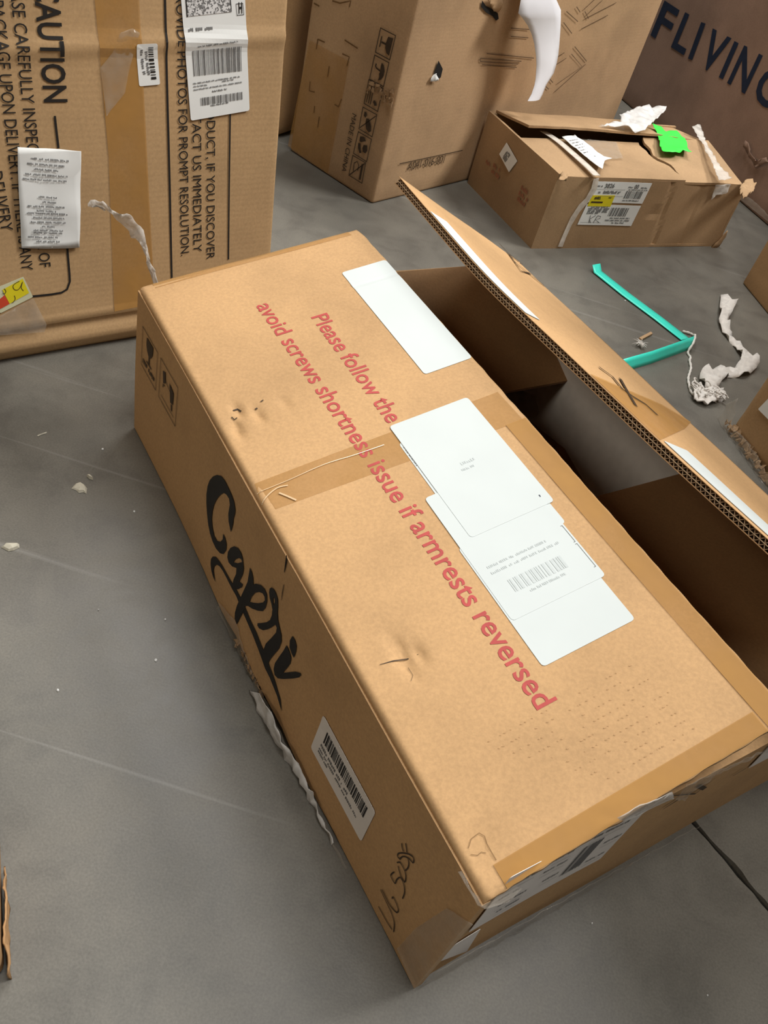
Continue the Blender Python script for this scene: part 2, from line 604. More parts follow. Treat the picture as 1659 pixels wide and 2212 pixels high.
def carton_body(name, F, u0, u1, v0, v1, depth, mat, parent, r=0.007, cell=0.04, amp=0.0015, seed=0, bottom=None):
    """closed carton with softened, slightly wavy edges; front face lies in the frame"""
    L, Hh = u1 - u0, v1 - v0
    def ticks(length):
        n = max(2, int(length / cell))
        t = [0, r * 0.35, r] + [r + (length - 2 * r) * i / n for i in range(1, n)] + [length - r, length - r * 0.35, length]
        return t
    tu, tv, td = ticks(L), ticks(Hh), ticks(depth)
    vid, V, Fc = {}, [], []
    def put(x, y, w):
        key = (round(x, 6), round(y, 6), round(w, 6))
        if key in vid:
            return vid[key]
        c = Vector((min(max(x, r), L - r), min(max(y, r), Hh - r), min(max(w, r), depth - r)))
        p = Vector((x, y, w))
        d = p - c
        if d.length > 1e-9:
            p = c + d.normalized() * min(r, d.length) if d.length > r else p
        nz = noise.noise_vector(Vector((x * 4 + seed, y * 4, w * 4 + seed * 2))) * amp
        hh = 0.0
        if bottom:
            p.y, extra = bottom(x, p.y, w)
            hh += extra
        q = F.O + F.eu * (u0 + p.x + nz.x) + F.ev * (v0 + p.y + (nz.y if y > 0.02 else 0)) - F.n * (p.z - hh + nz.z * 0.5 + amp * 0.4)
        if w < 1e-6 and F.hf:
            q += F.n * F.hf(u0 + x, v0 + y)
        vid[key] = len(V)
        V.append(q)
        return vid[key]
    def grid(A, B, fn, flip):
        for i in range(len(A) - 1):
            for j in range(len(B) - 1):
                q = [put(*fn(A[i], B[j])), put(*fn(A[i + 1], B[j])), put(*fn(A[i + 1], B[j + 1])), put(*fn(A[i], B[j + 1]))]
                Fc.append(tuple(q[::-1] if flip else q))
    grid(tu, tv, lambda a, b: (a, b, 0), False)
    grid(tu, tv, lambda a, b: (a, b, depth), True)
    grid(tu, td, lambda a, b: (a, 0, b), True)
    grid(tu, td, lambda a, b: (a, Hh, b), False)
    grid(td, tv, lambda a, b: (0, b, a), True)
    grid(td, tv, lambda a, b: (L, b, a), False)
    return obj(name, V, Fc, mat, parent, smooth=True)

def ribbon(name, pts, widths, up, mat, parent=None, thick=0.0006, twist=None, base=None, wav=0.0):
    """a strip of film or strap along 3D points; 'up' gives each point's width direction"""
    V, Fc = [], []
    n = len(pts)
    for i, p in enumerate(pts):
        w = widths[i] if isinstance(widths, (list, tuple)) else widths
        d = Vector(up[i] if isinstance(up, list) else up).normalized()
        t = (Vector(pts[min(i + 1, n - 1)]) - Vector(pts[max(i - 1, 0)])).normalized()
        nn = d.cross(t).normalized() * thick
        p = Vector(p)
        for s in (-0.5, -0.17, 0.17, 0.5):
            q = p + d * w * s
            if wav:
                q += nn.normalized() * wav * math.sin(i * 1.7 + s * 9)
            V += [q, q + nn]
    for i in range(n - 1):
        for k in range(3):
            a, b = i * 8 + k * 2, (i + 1) * 8 + k * 2
            Fc.append((a, a + 2, b + 2, b))
            Fc.append((a + 1, b + 1, b + 3, a + 3))
        a, b = i * 8, (i + 1) * 8
        Fc.append((a, b, b + 1, a + 1))
        Fc.append((a + 6, a + 7, b + 7, b + 6))
    Fc.append((0, 1, 3, 2)); Fc.append((2, 3, 5, 4)); Fc.append((4, 5, 7, 6))
    e = (n - 1) * 8
    Fc.append((e, e + 2, e + 3, e + 1)); Fc.append((e + 2, e + 4, e + 5, e + 3)); Fc.append((e + 4, e + 6, e + 7, e + 5))
    return obj(name, V, Fc, mat, parent, smooth=True, base=base)

def tube(mb, pts, rad, seg=6):
    n = len(pts)
    P = [Vector(p) for p in pts]
    ring = []
    for i in range(n):
        t = (P[min(i + 1, n - 1)] - P[max(i - 1, 0)]).normalized()
        a = t.orthogonal().normalized() if i == 0 else (ring_a - t * ring_a.dot(t)).normalized()
        ring_a = a
        b = t.cross(a)
        r = rad[i] if isinstance(rad, (list, tuple)) else rad
        ring.append([P[i] + (a * math.cos(6.2832 * k / seg) + b * math.sin(6.2832 * k / seg)) * r for k in range(seg)])
    V = [p for rg in ring for p in rg]
    Fc = [(i * seg + k, i * seg + (k + 1) % seg, (i + 1) * seg + (k + 1) % seg, (i + 1) * seg + k) for i in range(n - 1) for k in range(seg)]
    Fc += [tuple(range(seg - 1, -1, -1)), tuple((n - 1) * seg + k for k in range(seg))]
    mb.add(V, Fc)

def crumple(name, face, pts, mat, parent, h, amp, cell=0.008, seed=0, thick=0.0006, freq=70, base=None, sag=None, label=None):
    """a wrinkled sheet: outline (u, v) polygon filled with small cells and pushed about by noise"""
    F = FR[face]
    pts = ccw([tuple(p) for p in pts])
    bm = bmesh.new()
    bm.faces.new([bm.verts.new((p[0], p[1], 0)) for p in pts])
    us = [p[0] for p in pts]; vs_ = [p[1] for p in pts]
    for lo, hi, ax in ((min(us), max(us), (1, 0, 0)), (min(vs_), max(vs_), (0, 1, 0))):
        k = lo + cell
        while k < hi:
            bmesh.ops.bisect_plane(bm, geom=bm.verts[:] + bm.edges[:] + bm.faces[:], dist=1e-6, plane_co=Vector(ax) * k, plane_no=ax)
            k += cell
    for v in bm.verts:
        u, w = v.co.x, v.co.y
        z = h + amp * (noise.noise(Vector((u * freq, w * freq, seed))) + 0.5 * noise.noise(Vector((u * freq * 2.3, w * freq * 2.3, seed + 5))) + 0.6)
        if sag:
            z += sag(u, w)
        v.co = F.O + F.eu * u + F.ev * w + F.n * z
    bmesh.ops.recalc_face_normals(bm, faces=bm.faces[:])
    bmesh.ops.solidify(bm, geom=bm.faces[:], thickness=thick)
    for f in bm.faces:
        f.smooth = True
    b = root_loc(parent) if parent is not None else Vector(base)
    for v in bm.verts:
        v.co -= b
    me = bpy.data.meshes.new(name)
    bm.to_mesh(me); bm.free()
    me.materials.append(mat)
    o = bpy.data.objects.new(name, me)
    COL.objects.link(o)
    if parent is not None:
        o.parent = parent
    else:
        o.location = b
    if label:
        o['label'] = label
    return o

# ------------------------------------------------------------------ floor
def build_floor():
    # two concrete slabs either side of a saw-cut joint
    J0, J1 = [Vector(p) for p in [(0.4926,0.5841),(0.5744,0.5098)]]
    d = (J1 - J0).normalized()
    nrm = Vector((-d.y, d.x))
    base = MB()
    base.prism([(-5, -4, -0.06), (6, -4, -0.06), (6, 8, -0.06), (-5, 8, -0.06)], [(-5, -4, -0.02), (6, -4, -0.02), (6, 8, -0.02), (-5, 8, -0.02)])
    fl = base.build('floor', CONCRETE)
    fl['kind'] = 'structure'
    fl['label'] = 'grey scuffed concrete warehouse floor with a saw-cut joint'
    cx = J0
    for s, nm in ((-1, 'slab'), (1, 'slab')):
        rnd = random.Random(3 + s)
        edge = []
        k = -6.0
        while k <= 6.0:
            fine = abs(k) < 0.6
            wob = (rnd.uniform(-1, 1) * 0.0012 if fine else 0)
            edge.append(cx + d * k + nrm * s * (0.0035 + wob + (0.0022 if s > 0 and 0.035 < k < 0.07 else 0)))
            k += 0.012 if fine else 0.27
        far = [edge[-1] + nrm * s * 7, edge[0] + nrm * s * 7]
        out = [tuple(p) for p in edge + far]
        out = ccw(out)
        m = MB()
        m.prism([(p[0], p[1], -0.0199) for p in out], [(p[0], p[1], 0) for p in out])
        m.build(nm, CONCRETE, fl)
build_floor()

# ------------------------------------------------------------------ the large open carton in front
ML, MW, MH = 0.883, 0.335, 0.243
FB, FLp, FLf, FNe, FLid = FR['mbase'], FR['mflap'], FR['mleft'], FR['mnear'], FR['lid']

DENTS = [  # u, v, radius u, radius v, depth on the near flap
    ([(0.6585,0.0487)][0], 0.022, 0.008, 0.0050), ([(0.6632,0.0641)][0], 0.012, 0.006, 0.0040),
    ([(0.2785,0.0315)][0], 0.012, 0.006, 0.0045), ([(0.3066,0.0201)][0], 0.016, 0.006, 0.0045),
    ([(0.2971,0.0512)][0], 0.014, 0.006, 0.0040), ([(0.2938,0.0872)][0], 0.010, 0.006, 0.0022),
    ([(0.8462,0.0228)][0], 0.020, 0.020, 0.0020)]
RIDGE = [(0.1131,0.0083),(0.1291,0.2703)]

def flap_h(u, v):
    h = (u / ML - 0.5) * 0.021 * (v / MW) + 0.0014 * math.sin(u * 6.0 + 0.5) * (v / MW) + 0.0012 * noise.noise(Vector((u * 5, v * 5, 3)))
    for (c, ru, rv, dp) in DENTS:
        e = ((u - c[0]) / ru) ** 2 + ((v - c[1]) / rv) ** 2
        if e < 9:
            h -= dp * math.exp(-e) * (1 + 0.5 * noise.noise(Vector((u * 160, v * 160, 1))))
    # pressed crease across the flap
    t = RIDGE[0][0] + (RIDGE[1][0] - RIDGE[0][0]) * (v / MW)
    h -= 0.0012 * math.exp(-((u - t) / 0.004) ** 2)
    # crushed far edge and rounded hinge
    if u < 0.03:
        h -= 0.004 * (1 - u / 0.03) ** 2
        h += 0.0010 * math.sin(u * 900) * max(0, 1 - v / 0.12)
    if v < 0.008:
        h -= 0.008 - math.sqrt(max(0.0, 0.008 ** 2 - (0.008 - max(v, 0)) ** 2))
    return h
FLp.hf = flap_h

def hinge_grid(s, t):
    return t ** 1.35

def left_h(u, v):
    h = 0.0016 * noise.noise(Vector((u * 3.5, v * 5, 11)))
    # bulge towards the torn bottom edge
    h += 0.010 * math.exp(-((u - 0.50) / 0.16) ** 2) * max(0.0, 1 - v / 0.11)
    return h
FLf.hf = left_h

main = thing('open_carton', 'large open cardboard carton with red warning print and black script logo, in front', 'box', tuple(FB.at(0, 0)))

# walls
def left_outline(u, v, s, t):
    if t == 0:   # torn bottom edge that curls up off the floor
        v = 0.0015 + 0.020 * math.exp(-((u - 0.47) / 0.060) ** 2) + 0.012 * math.exp(-((u - 0.56) / 0.05) ** 2) + 0.003 * noise.noise(Vector((u * 60, 0, 0))) ** 2
    else:        # the top edge drops a little towards the near end
        v *= (0.2545 - 0.022 * s - 0.0075) / (MH - 0.0075)
    return u, v
panel('side_wall', FLf, 0, ML, 0, MH - 0.0075, 0.009, CARD, main, 60, 16, left_h, left_outline)
panel('end_wall', FNe, 0.004, 0.675, 0, MH - 0.004, 0.009, CARD, main, 24, 8,
      lambda u, v: -0.004 + 0.003 * noise.noise(Vector((u * 4, v * 5, 7))), lambda u, v, s, t: (u, v * (0.956 + 0.044 * s)), label='near end wall with shipping labels')
Ffar = Frame(FB.at(0, 0.675), -FB.ev, (0, 0, 1))   # far end wall
panel('end_wall', Ffar, 0.0, 0.671, 0.0, MH - 0.001, 0.009, CARD, main, 10, 5, lambda u, v: 0.001 * noise.noise(Vector((u * 5, v * 5, 91))), lambda u, v, s, t: (u, v * (1 + 0.035 * s)), label='far end wall')
Fright = Frame(FB.at(ML, 0.68), -FB.eu, (0, 0, 1))
panel('side_wall', Fright, 0.004, ML - 0.004, 0.0, MH - 0.002, 0.009, CARD, main, 20, 5, label='right side wall under the raised lid')
mbt = MB()
pts = [(0.01, 0.01), (ML - 0.01, 0.01), (ML - 0.01, 0.67), (0.01, 0.67)]
mbt.prism([FB.at(u, v, 0.001) for u, v in ccw(pts)], [FB.at(u, v, 0.0085) for u, v in ccw(pts)])
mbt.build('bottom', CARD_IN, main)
# minor flaps folded in below the top flaps
Fmf = Frame(FB.at(0.008, 0.0) + Vector((0, 0, MH)), FB.ev, (FB.eu * 0.207 + Vector((0, 0, -0.092))).normalized())
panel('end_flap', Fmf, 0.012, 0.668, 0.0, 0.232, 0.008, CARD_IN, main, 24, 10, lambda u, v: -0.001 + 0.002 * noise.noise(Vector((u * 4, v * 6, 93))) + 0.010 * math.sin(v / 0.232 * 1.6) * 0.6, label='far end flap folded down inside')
Fmn = Frame(FB.at(ML - 0.010, 0.668) + Vector((0, 0, 0.221)), -FB.ev, (-FB.eu * 0.388 + Vector((0, 0, -0.046))).normalized())
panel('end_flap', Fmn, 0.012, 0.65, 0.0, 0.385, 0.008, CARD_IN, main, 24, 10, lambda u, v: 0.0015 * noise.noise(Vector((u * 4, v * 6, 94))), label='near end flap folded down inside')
# pale foam sheet standing against the right wall inside
FOAM = plain('foam_sheet', (0.84, 0.83, 0.81), 0.8, 0.04, 60, 0.15)
Fin = Frame(FB.at(0, 0.668), FB.eu, (0, 0, 1))   # inner face, normal towards the left wall
FR['inner'] = Fin
fq = [(0.05, 0.010), (0.145, 0.024), (0.20, 0.034), (0.278, 0.047), (0.34, 0.030), (0.385, 0.014), (0.62, 0.012), (0.62, 0.215), (0.05, 0.215)]
mbt = MB()
mbt.prism([Fin.O + Fin.eu * u + Fin.ev * v - Fin.n * -0.001 for u, v in fq], [Fin.O + Fin.eu * u + Fin.ev * v + Fin.n * 0.005 for u, v in fq])
mbt.build('foam_sheet', FOAM, main, label='pale foam sheet against the inside of the right wall')
crumple('plastic_film', 'inner', [(0.10, 0.012), (0.16, 0.010), (0.20, 0.062), (0.175, 0.085), (0.12, 0.06)], PLASTIC_C, main, 0.008, 0.004, 0.012, 4, label='folded clear film inside the carton')

# near flap with all its print
flap = panel('top_flap', FLp, 0.0, ML, 0.0, MW, 0.008, CARD, main, 200, 84, flap_h,
             lambda u, v, s, t: (u + (0.004 * noise.noise(Vector((v * 22, 5, 0))) if s == 0 else 0) + (0.0015 * noise.noise(Vector((v * 60, 9, 0))) if s == 1 else 0),
                                 MW * hinge_grid(s, t) + (0.0012 * noise.noise(Vector((u * 50, 2, 0))) if t == 1 else 0)),
             label='top flap with red printed warning')
for p in flap.data.polygons:
    p.use_smooth = True

TXT2 = [(0.1086,0.128),(0.7663,0.1321)]
TXT1 = [(0.1623,0.1842),(0.3809,0.1823)]
tv2 = 0.5 * (TXT2[0][1] + TXT2[1][1])
text('printed_text', 'mflap', 'avoid screws shortness issue if armrests reversed', (TXT2[0][0], TXT2[0][1]), (TXT2[1][0], TXT2[1][1]), 0.0225, INK_RED, flap, bold=0.011, h=0.00045)
text('printed_text', 'mflap', 'Please follow the', TXT1[0], TXT1[1], 0.0225, INK_RED, flap, bold=0.011, h=0.00045)

def label_rect(name, u0, u1, v0, v1, h, mat=LABEL_TOP, r=0.005, skew=0.0, parent=None, label=None):
    return patch(name, 'mflap', [(u0 + skew, v0), (u1 + skew, v0), (u1, v1), (u0, v1)], mat, parent or flap, h, r, 0.0003, step=0.006, label=label)
# tape first, then the labels over it
patch('tape', 'mflap', [(0.394,0.0055),(0.4374,0.0003),(0.4499,0.3296),(0.395,0.3288)], TAPE_C, flap, 0.00035, 0, 0.0002, label='clear tape across the flap')
patch('tape', 'mflap', [(0.448, 0.306), (ML - 0.002, 0.308), (ML - 0.002, MW - 0.001), (0.448, MW - 0.001)], TAPE_B, flap, 0.0010, 0, 0.0003, label='cut brown tape along the seam edge')
patch('tape', 'mflap', [(0.862, 0.022), (ML, 0.022), (ML, 0.306), (0.862, 0.306)], TAPE_B, flap, 0.0011, 0, 0.0003, label='brown tape along the near edge')
patch('tape', 'mflap', [(0.0, 0.02), (0.013, 0.02), (0.013, 0.32), (0.0, 0.32)], TAPE_C, flap, 0.0008, 0, 0.0003, label='clear tape along the far edge')
L3 = label_rect('shipping_label', 0.092, 0.327, 0.264, MW - 0.0005, 0.0007, label='cut white label at the far end of the seam')
LA = label_rect('shipping_label', 0.415, 0.60, 0.178, 0.284, 0.0005, label='lower white label of the stack')
LD = label_rect('shipping_label', 0.575, 0.732, 0.162, 0.274, 0.0006, label='nearest white label of the stack')
LC = label_rect('shipping_label', 0.500, 0.676, 0.164, 0.280, 0.0009, label='middle white label of the stack')
LB = label_rect('shipping_label', 0.386, 0.570, 0.181, 0.290, 0.0012, label='top blank white label of the stack')
shapes('print', 'mflap', bars((0.633, 0.186), (0.633, 0.252), (0.016, 0.0), 3, unit=0.0011), INK_FAINT, LC, 0.0012, 0.006)
shapes('print', 'mflap', dashes((0.620, 0.176), (0.620, 0.262), 0.003, 5) + dashes((0.612, 0.176), (0.612, 0.25), 0.003, 6) + dashes((0.656, 0.20), (0.656, 0.245), 0.003, 8), INK_FAINT, LC, 0.0012, 0.006)
shapes('print', 'mflap', stroke_polys([(0.602, 0.2755), (0.602, 0.2775), (0.626, 0.2775), (0.626, 0.2755)], 0.0007) + stroke_polys([(0.629, 0.2755), (0.629, 0.2775), (0.662, 0.2775), (0.662, 0.2755)], 0.0007), INK_GREY, LC, 0.0012, 0.006)
shapes('print', 'mflap', [[(0.555, 0.279), (0.558, 0.279), (0.558, 0.2802), (0.555, 0.2802)]], INK_BLUE, LB, 0.0015, 0.006)
shapes('print', 'mflap', dashes((0.478, 0.226), (0.478, 0.244), 0.004, 2) + dashes((0.486, 0.222), (0.486, 0.238), 0.003, 12), INK_FAINT, LB, 0.0015, 0.006)
shapes('print', 'mflap', dashes((0.422, 0.180), (0.455, 0.1795), 0.002, 31), INK_GREY, LA, 0.0008, 0.006)
shapes('print', 'mflap', dashes((0.676, 0.166), (0.676, 0.19), 0.0012, 30), INK_FAINT, LD, 0.0009, 0.006)
# scuffs and small rips in the flap; brown strokes paint the dents' shadow
rp = [(0.6565,0.0244),(0.6587,0.0383),(0.6615,0.0522),(0.6623,0.0646)]
shapes('tear', 'mflap', stroke_polys(rp, [0.0004, 0.0012, 0.0014, 0.0004]) + stroke_polys([(0.6705,0.0481),(0.6802,0.0478),(0.6853,0.0429)], 0.0004)
       + stroke_polys([(0.2756,0.0274),(0.2749,0.033),(0.2812,0.0352)], 0.0022) + stroke_polys([(0.2862,0.0213),(0.2912,0.0228),(0.2899,0.0269)], 0.0015)
       + stroke_polys([(0.2862,0.0516),(0.286,0.0547)], 0.002) + stroke_polys([(0.2792,0.0619),(0.2778,0.0661)], 0.0015), INK_BROWN, flap, 0.0010, 0, label='rips in the flap with painted dent shadow')
shapes('tear', 'mflap', stroke_polys([(0.8408,0.011),(0.8355,0.017),(0.8344,0.0256),(0.8389,0.0283),(0.845,0.0268),(0.8536,0.0264),(0.86,0.0264)], 0.0006)
       + stroke_polys([(0.8459,0.0101),(0.8493,0.0149),(0.8485,0.019),(0.8509,0.0221)], 0.0005), plain('torn_edge', (0.24, 0.14, 0.06), 0.8), flap, 0.0010, 0, label='torn patch near the corner')
# faint dotted rub marks over the flutes near the close edge
rnd = random.Random(21)
rub = []
for k in range(9):
    u = 0.770 + k * 0.0098
    v = 0.07 + 0.01 * k
    while v < 0.25:
        L_ = rnd.uniform(0.0008, 0.003)
        if rnd.random() < 0.55 - 0.03 * abs(k - 4):
            rub.append([(u, v), (u + 0.0007, v), (u + 0.0007, v + L_), (u, v + L_)])
        v += L_ + rnd.uniform(0.001, 0.006)
shapes('rub_marks', 'mflap', rub, plain('rub_grey', (0.495, 0.305, 0.148), 0.8, 0.1, 90), flap, 0.0009, 0, label='grey rub marks along the flutes')
# folds in the clear tape, their shine painted as lighter strokes
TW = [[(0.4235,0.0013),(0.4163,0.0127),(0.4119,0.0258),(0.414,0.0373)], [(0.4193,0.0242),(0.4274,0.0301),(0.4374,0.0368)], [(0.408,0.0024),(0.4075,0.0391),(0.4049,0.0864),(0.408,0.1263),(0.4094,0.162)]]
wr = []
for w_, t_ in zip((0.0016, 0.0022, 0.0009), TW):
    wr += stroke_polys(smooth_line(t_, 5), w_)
shapes('wrinkle_glint', 'mflap', wr, plain('tape_glint', (0.66, 0.47, 0.27), 0.2, 0.05, 60, 0.6), flap, 0.0013, 0, label='tape wrinkles with painted shine')

# side wall print: black script logo
ZL = (420, 1000, 0.24855)
logo = []
C_ = [(0.3683,0.1413),(0.3585,0.1507),(0.3549,0.1603),(0.3555,0.1768),(0.3517,0.1829),(0.3439,0.1822),(0.3358,0.1778),(0.3273,0.1663),(0.3194,0.1516),(0.3134,0.1355),(0.3109,0.1205),(0.3121,0.1067),(0.3175,0.097),(0.3258,0.0904),(0.3356,0.0914),(0.3454,0.0997),(0.35,0.1093),(0.3485,0.1185),(0.3557,0.1174),(0.3621,0.1114),(0.3632,0.1028),(0.3585,0.0905),(0.3496,0.0825),(0.3368,0.0777),(0.3246,0.078),(0.3136,0.082),(0.3044,0.0902),(0.2969,0.1021),(0.2911,0.1156),(0.2881,0.1295),(0.2885,0.1444),(0.2925,0.1583),(0.3009,0.1731),(0.3115,0.1854),(0.3225,0.194),(0.3336,0.1967),(0.3459,0.1957),(0.3553,0.1942),(0.364,0.191),(0.3702,0.1835),(0.3713,0.1767),(0.3696,0.167),(0.3703,0.1576)]
a_ = [(0.3968,0.1061),(0.3862,0.0974),(0.3758,0.0936),(0.37,0.0971),(0.3689,0.1057),(0.3733,0.118),(0.3821,0.1307),(0.3918,0.138),(0.4005,0.139),(0.4066,0.1363),(0.4105,0.13),(0.4139,0.1231),(0.414,0.1125),(0.41,0.0957),(0.4191,0.1008),(0.4189,0.095),(0.4109,0.0817),(0.4021,0.0729),(0.3966,0.0722),(0.3963,0.0833),(0.3991,0.0977)]
a_h = [(0.3865,0.1059),(0.3906,0.1155),(0.3985,0.1269),(0.4046,0.1308),(0.4075,0.1292),(0.3978,0.1162)]
sw_ = [(0.3516,0.027),(0.3425,0.0273),(0.3342,0.0309),(0.3287,0.0389),(0.3276,0.0471),(0.3316,0.0566),(0.3398,0.0651),(0.3508,0.0692),(0.3621,0.0716),(0.3754,0.0729),(0.3921,0.075),(0.4063,0.0779),(0.4173,0.0784),(0.4266,0.0781),(0.4412,0.0776),(0.4561,0.0754),(0.4739,0.0748),(0.4924,0.0709),(0.5066,0.0688),(0.5179,0.0652),(0.5363,0.0598),(0.5562,0.0496),(0.5656,0.0374),(0.5612,0.0396),(0.5491,0.0464),(0.5256,0.0519),(0.512,0.0522),(0.5006,0.0558),(0.4873,0.0595),(0.4686,0.0633),(0.4483,0.0656),(0.4334,0.0668),(0.422,0.068),(0.4122,0.07),(0.3977,0.0679),(0.3806,0.0675),(0.3654,0.0661),(0.3543,0.0629),(0.3459,0.0562),(0.3402,0.0459),(0.3401,0.0376),(0.3458,0.031)]
p_ = [(0.4278,0.1419),(0.4343,0.1398),(0.4392,0.1348),(0.4423,0.1267),(0.4472,0.1345),(0.4576,0.1445),(0.4678,0.1491),(0.475,0.1471),(0.4784,0.1384),(0.4782,0.1264),(0.4737,0.1143),(0.4648,0.1044),(0.4525,0.0937),(0.4421,0.0867),(0.4368,0.0803),(0.4355,0.0659),(0.4325,0.0505),(0.4295,0.0346),(0.4214,0.0365),(0.4184,0.0447),(0.4188,0.0595),(0.4215,0.0766),(0.425,0.0965),(0.4284,0.1159),(0.4282,0.1286)]
p_h = [(0.4431,0.0958),(0.4442,0.1061),(0.4497,0.1203),(0.4582,0.1318),(0.4661,0.1386),(0.4716,0.1389),(0.4738,0.1351),(0.4711,0.1279),(0.4616,0.1149),(0.4513,0.1035)]
r_ = [(0.4813,0.1675),(0.4867,0.1703),(0.4925,0.17),(0.4983,0.1666),(0.5019,0.1586),(0.5042,0.1488),(0.5089,0.1397),(0.515,0.1345),(0.5212,0.1294),(0.5248,0.1208),(0.524,0.1062),(0.5188,0.0877),(0.5152,0.0734),(0.5142,0.0612),(0.5097,0.0539),(0.5018,0.0574),(0.4979,0.0665),(0.4985,0.0837),(0.5052,0.104),(0.5104,0.1198),(0.5097,0.1277),(0.5053,0.1286),(0.5006,0.1182),(0.4935,0.1046),(0.4855,0.0928),(0.4773,0.0862),(0.4723,0.0856),(0.4713,0.0889),(0.4775,0.0967),(0.4869,0.1097),(0.4929,0.1217),(0.4944,0.1323),(0.493,0.1413),(0.4882,0.1461),(0.4825,0.1498),(0.4787,0.1557),(0.4784,0.1616)]
r_h = [(0.4894,0.1591),(0.4924,0.1606),(0.4943,0.1567),(0.4938,0.1487),(0.4905,0.1531)]
i_ = [(0.5358,0.1287),(0.5433,0.1277),(0.55,0.1234),(0.5512,0.1138),(0.5481,0.1004),(0.5447,0.0874),(0.5541,0.1013),(0.5641,0.1164),(0.5727,0.1258),(0.5753,0.1251),(0.5729,0.1171),(0.5633,0.1015),(0.5487,0.0805),(0.5396,0.0694),(0.5324,0.0664),(0.5273,0.0711),(0.5259,0.0811),(0.5288,0.0967),(0.5326,0.1134)]
i_d = [(0.542,0.1543),(0.5488,0.1547),(0.5538,0.1506),(0.5555,0.142),(0.5547,0.1299),(0.5485,0.1303),(0.5423,0.133),(0.5396,0.1425)]
for lp in ([C_], [a_, a_h], [sw_], [p_, p_h], [r_, r_h], [i_], [i_d]):
    filled('logo_letter', 'mleft', lp, INK, main, 0.0012)

# side label with its barcode
sl = patch('barcode_label', 'mleft', [(0.630, 0.060), (0.747, 0.060), (0.747, 0.128), (0.630, 0.128)], PAPER_SIDE, main, 0.0012, 0.005, 0.0004, label='white barcode label on the side wall')
shapes('barcode', 'mleft', bars((0.645, 0.096), (0.737, 0.096), (0, 0.021), 11, unit=0.00075), INK, sl, 0.0017)
shapes('print', 'mleft', dashes((0.643, 0.0855), (0.692, 0.0855), 0.0045, 12) + dashes((0.697, 0.0855), (0.706, 0.0855), 0.0045, 14) + dashes((0.6425, 0.0785), (0.728, 0.0785), 0.0036, 13) + dashes((0.6425, 0.0725), (0.664, 0.0725), 0.0036, 17), INK_GREY, sl, 0.0017)
# fragile and handling pictograms at the far end
Q1 = [(0.0233,0.2093),(0.0873,0.2064),(0.091,0.1436),(0.0321,0.1443)]
Q2 = [(0.0982,0.2071),(0.1655,0.2092),(0.1695,0.1433),(0.1059,0.1427)]
for Q in (Q1, Q2):
    us = [p[0] for p in Q]; vv = [p[1] for p in Q]
    u0, u1, v0, v1 = sum(sorted(us)[:2]) / 2, sum(sorted(us)[2:]) / 2, sum(sorted(vv)[:2]) / 2, sum(sorted(vv)[2:]) / 2
    w, hh = u1 - u0, v1 - v0
    S = lambda s, t: (u0 + w * s, v0 + hh * t)
    polys = stroke_polys([S(0, 0), S(1, 0), S(1, 1), S(0, 1)], 0.0016, True)
    if Q is Q1:   # wine glass
        polys += [[S(.30, .92), S(.72, .92), S(.70, .70), S(.60, .56), S(.53, .52), S(.53, .34), S(.47, .34), S(.47, .52), S(.36, .60), S(.30, .72)]]
        polys += [[S(.34, .34), S(.66, .34), S(.66, .30), S(.34, .30)]]
        polys += dashes(S(.10, .12), S(.92, .12), hh * .12, 4)
    else:        # keep dry / do not stack marks
        polys += [[S(.16, .80), S(.30, .86), S(.34, .60), S(.22, .52)], [S(.55, .78), S(.80, .70), S(.80, .40), S(.66, .36), S(.62, .55)], [S(.70, .36), S(.76, .36), S(.78, .20), S(.72, .20)]]
        polys += stroke_polys([S(.22, .70), S(.50, .62), S(.72, .58)], 0.0012) + stroke_polys([S(.12, .14), S(.88, .14)], 0.0010) + stroke_polys([S(.2, .4), S(.22, .5), S(.3, .5)], 0.002)
    shapes('handling_mark', 'mleft', polys, INK_BROWN, main, 0.0012)
# pen scribble near the close corner
HW = [[(0.7896,0.1478),(0.7931,0.1433),(0.7959,0.1427)], [(0.7933,0.1558),(0.7964,0.1521),(0.7994,0.1481)],
      [(0.797,0.1273),(0.793,0.1247),(0.792,0.1295),(0.7948,0.1371),(0.7981,0.1436),(0.803,0.1515),(0.8081,0.1552),(0.8104,0.1491),(0.8055,0.1464),(0.7999,0.1399),(0.797,0.1327),(0.7965,0.1255)],
      [(0.8026,0.1446),(0.8068,0.1401),(0.8084,0.1329),(0.8075,0.1244)], [(0.7957,0.1165),(0.798,0.1225),(0.8025,0.124),(0.8082,0.1229),(0.8121,0.1176),(0.8131,0.1102),(0.8071,0.1091),(0.8016,0.1124),(0.7984,0.1148)],
      [(0.798,0.0992),(0.7966,0.0893),(0.7991,0.0869),(0.8053,0.0881),(0.8047,0.095),(0.8063,0.1054),(0.8106,0.1074),(0.8151,0.1049),(0.8191,0.098),(0.8207,0.0866)],
      [(0.7965,0.0512),(0.804,0.0502),(0.8125,0.05),(0.8204,0.0538),(0.8238,0.0581),(0.823,0.0641),(0.8166,0.0674),(0.8112,0.0672),(0.8112,0.0629)],
      [(0.8023,0.0201),(0.8106,0.0209),(0.8203,0.0216),(0.829,0.0241)], [(0.7948,0.0471),(0.8092,0.0451),(0.8199,0.0433),(0.8276,0.0374),(0.8321,0.0249)]]
hw = []
for s_ in HW:
    hw += stroke_polys(smooth_line(s_, 4), 0.0015)
shapes('pen_scribble', 'mleft', hw, INK_BROWN, main, 0.0012)
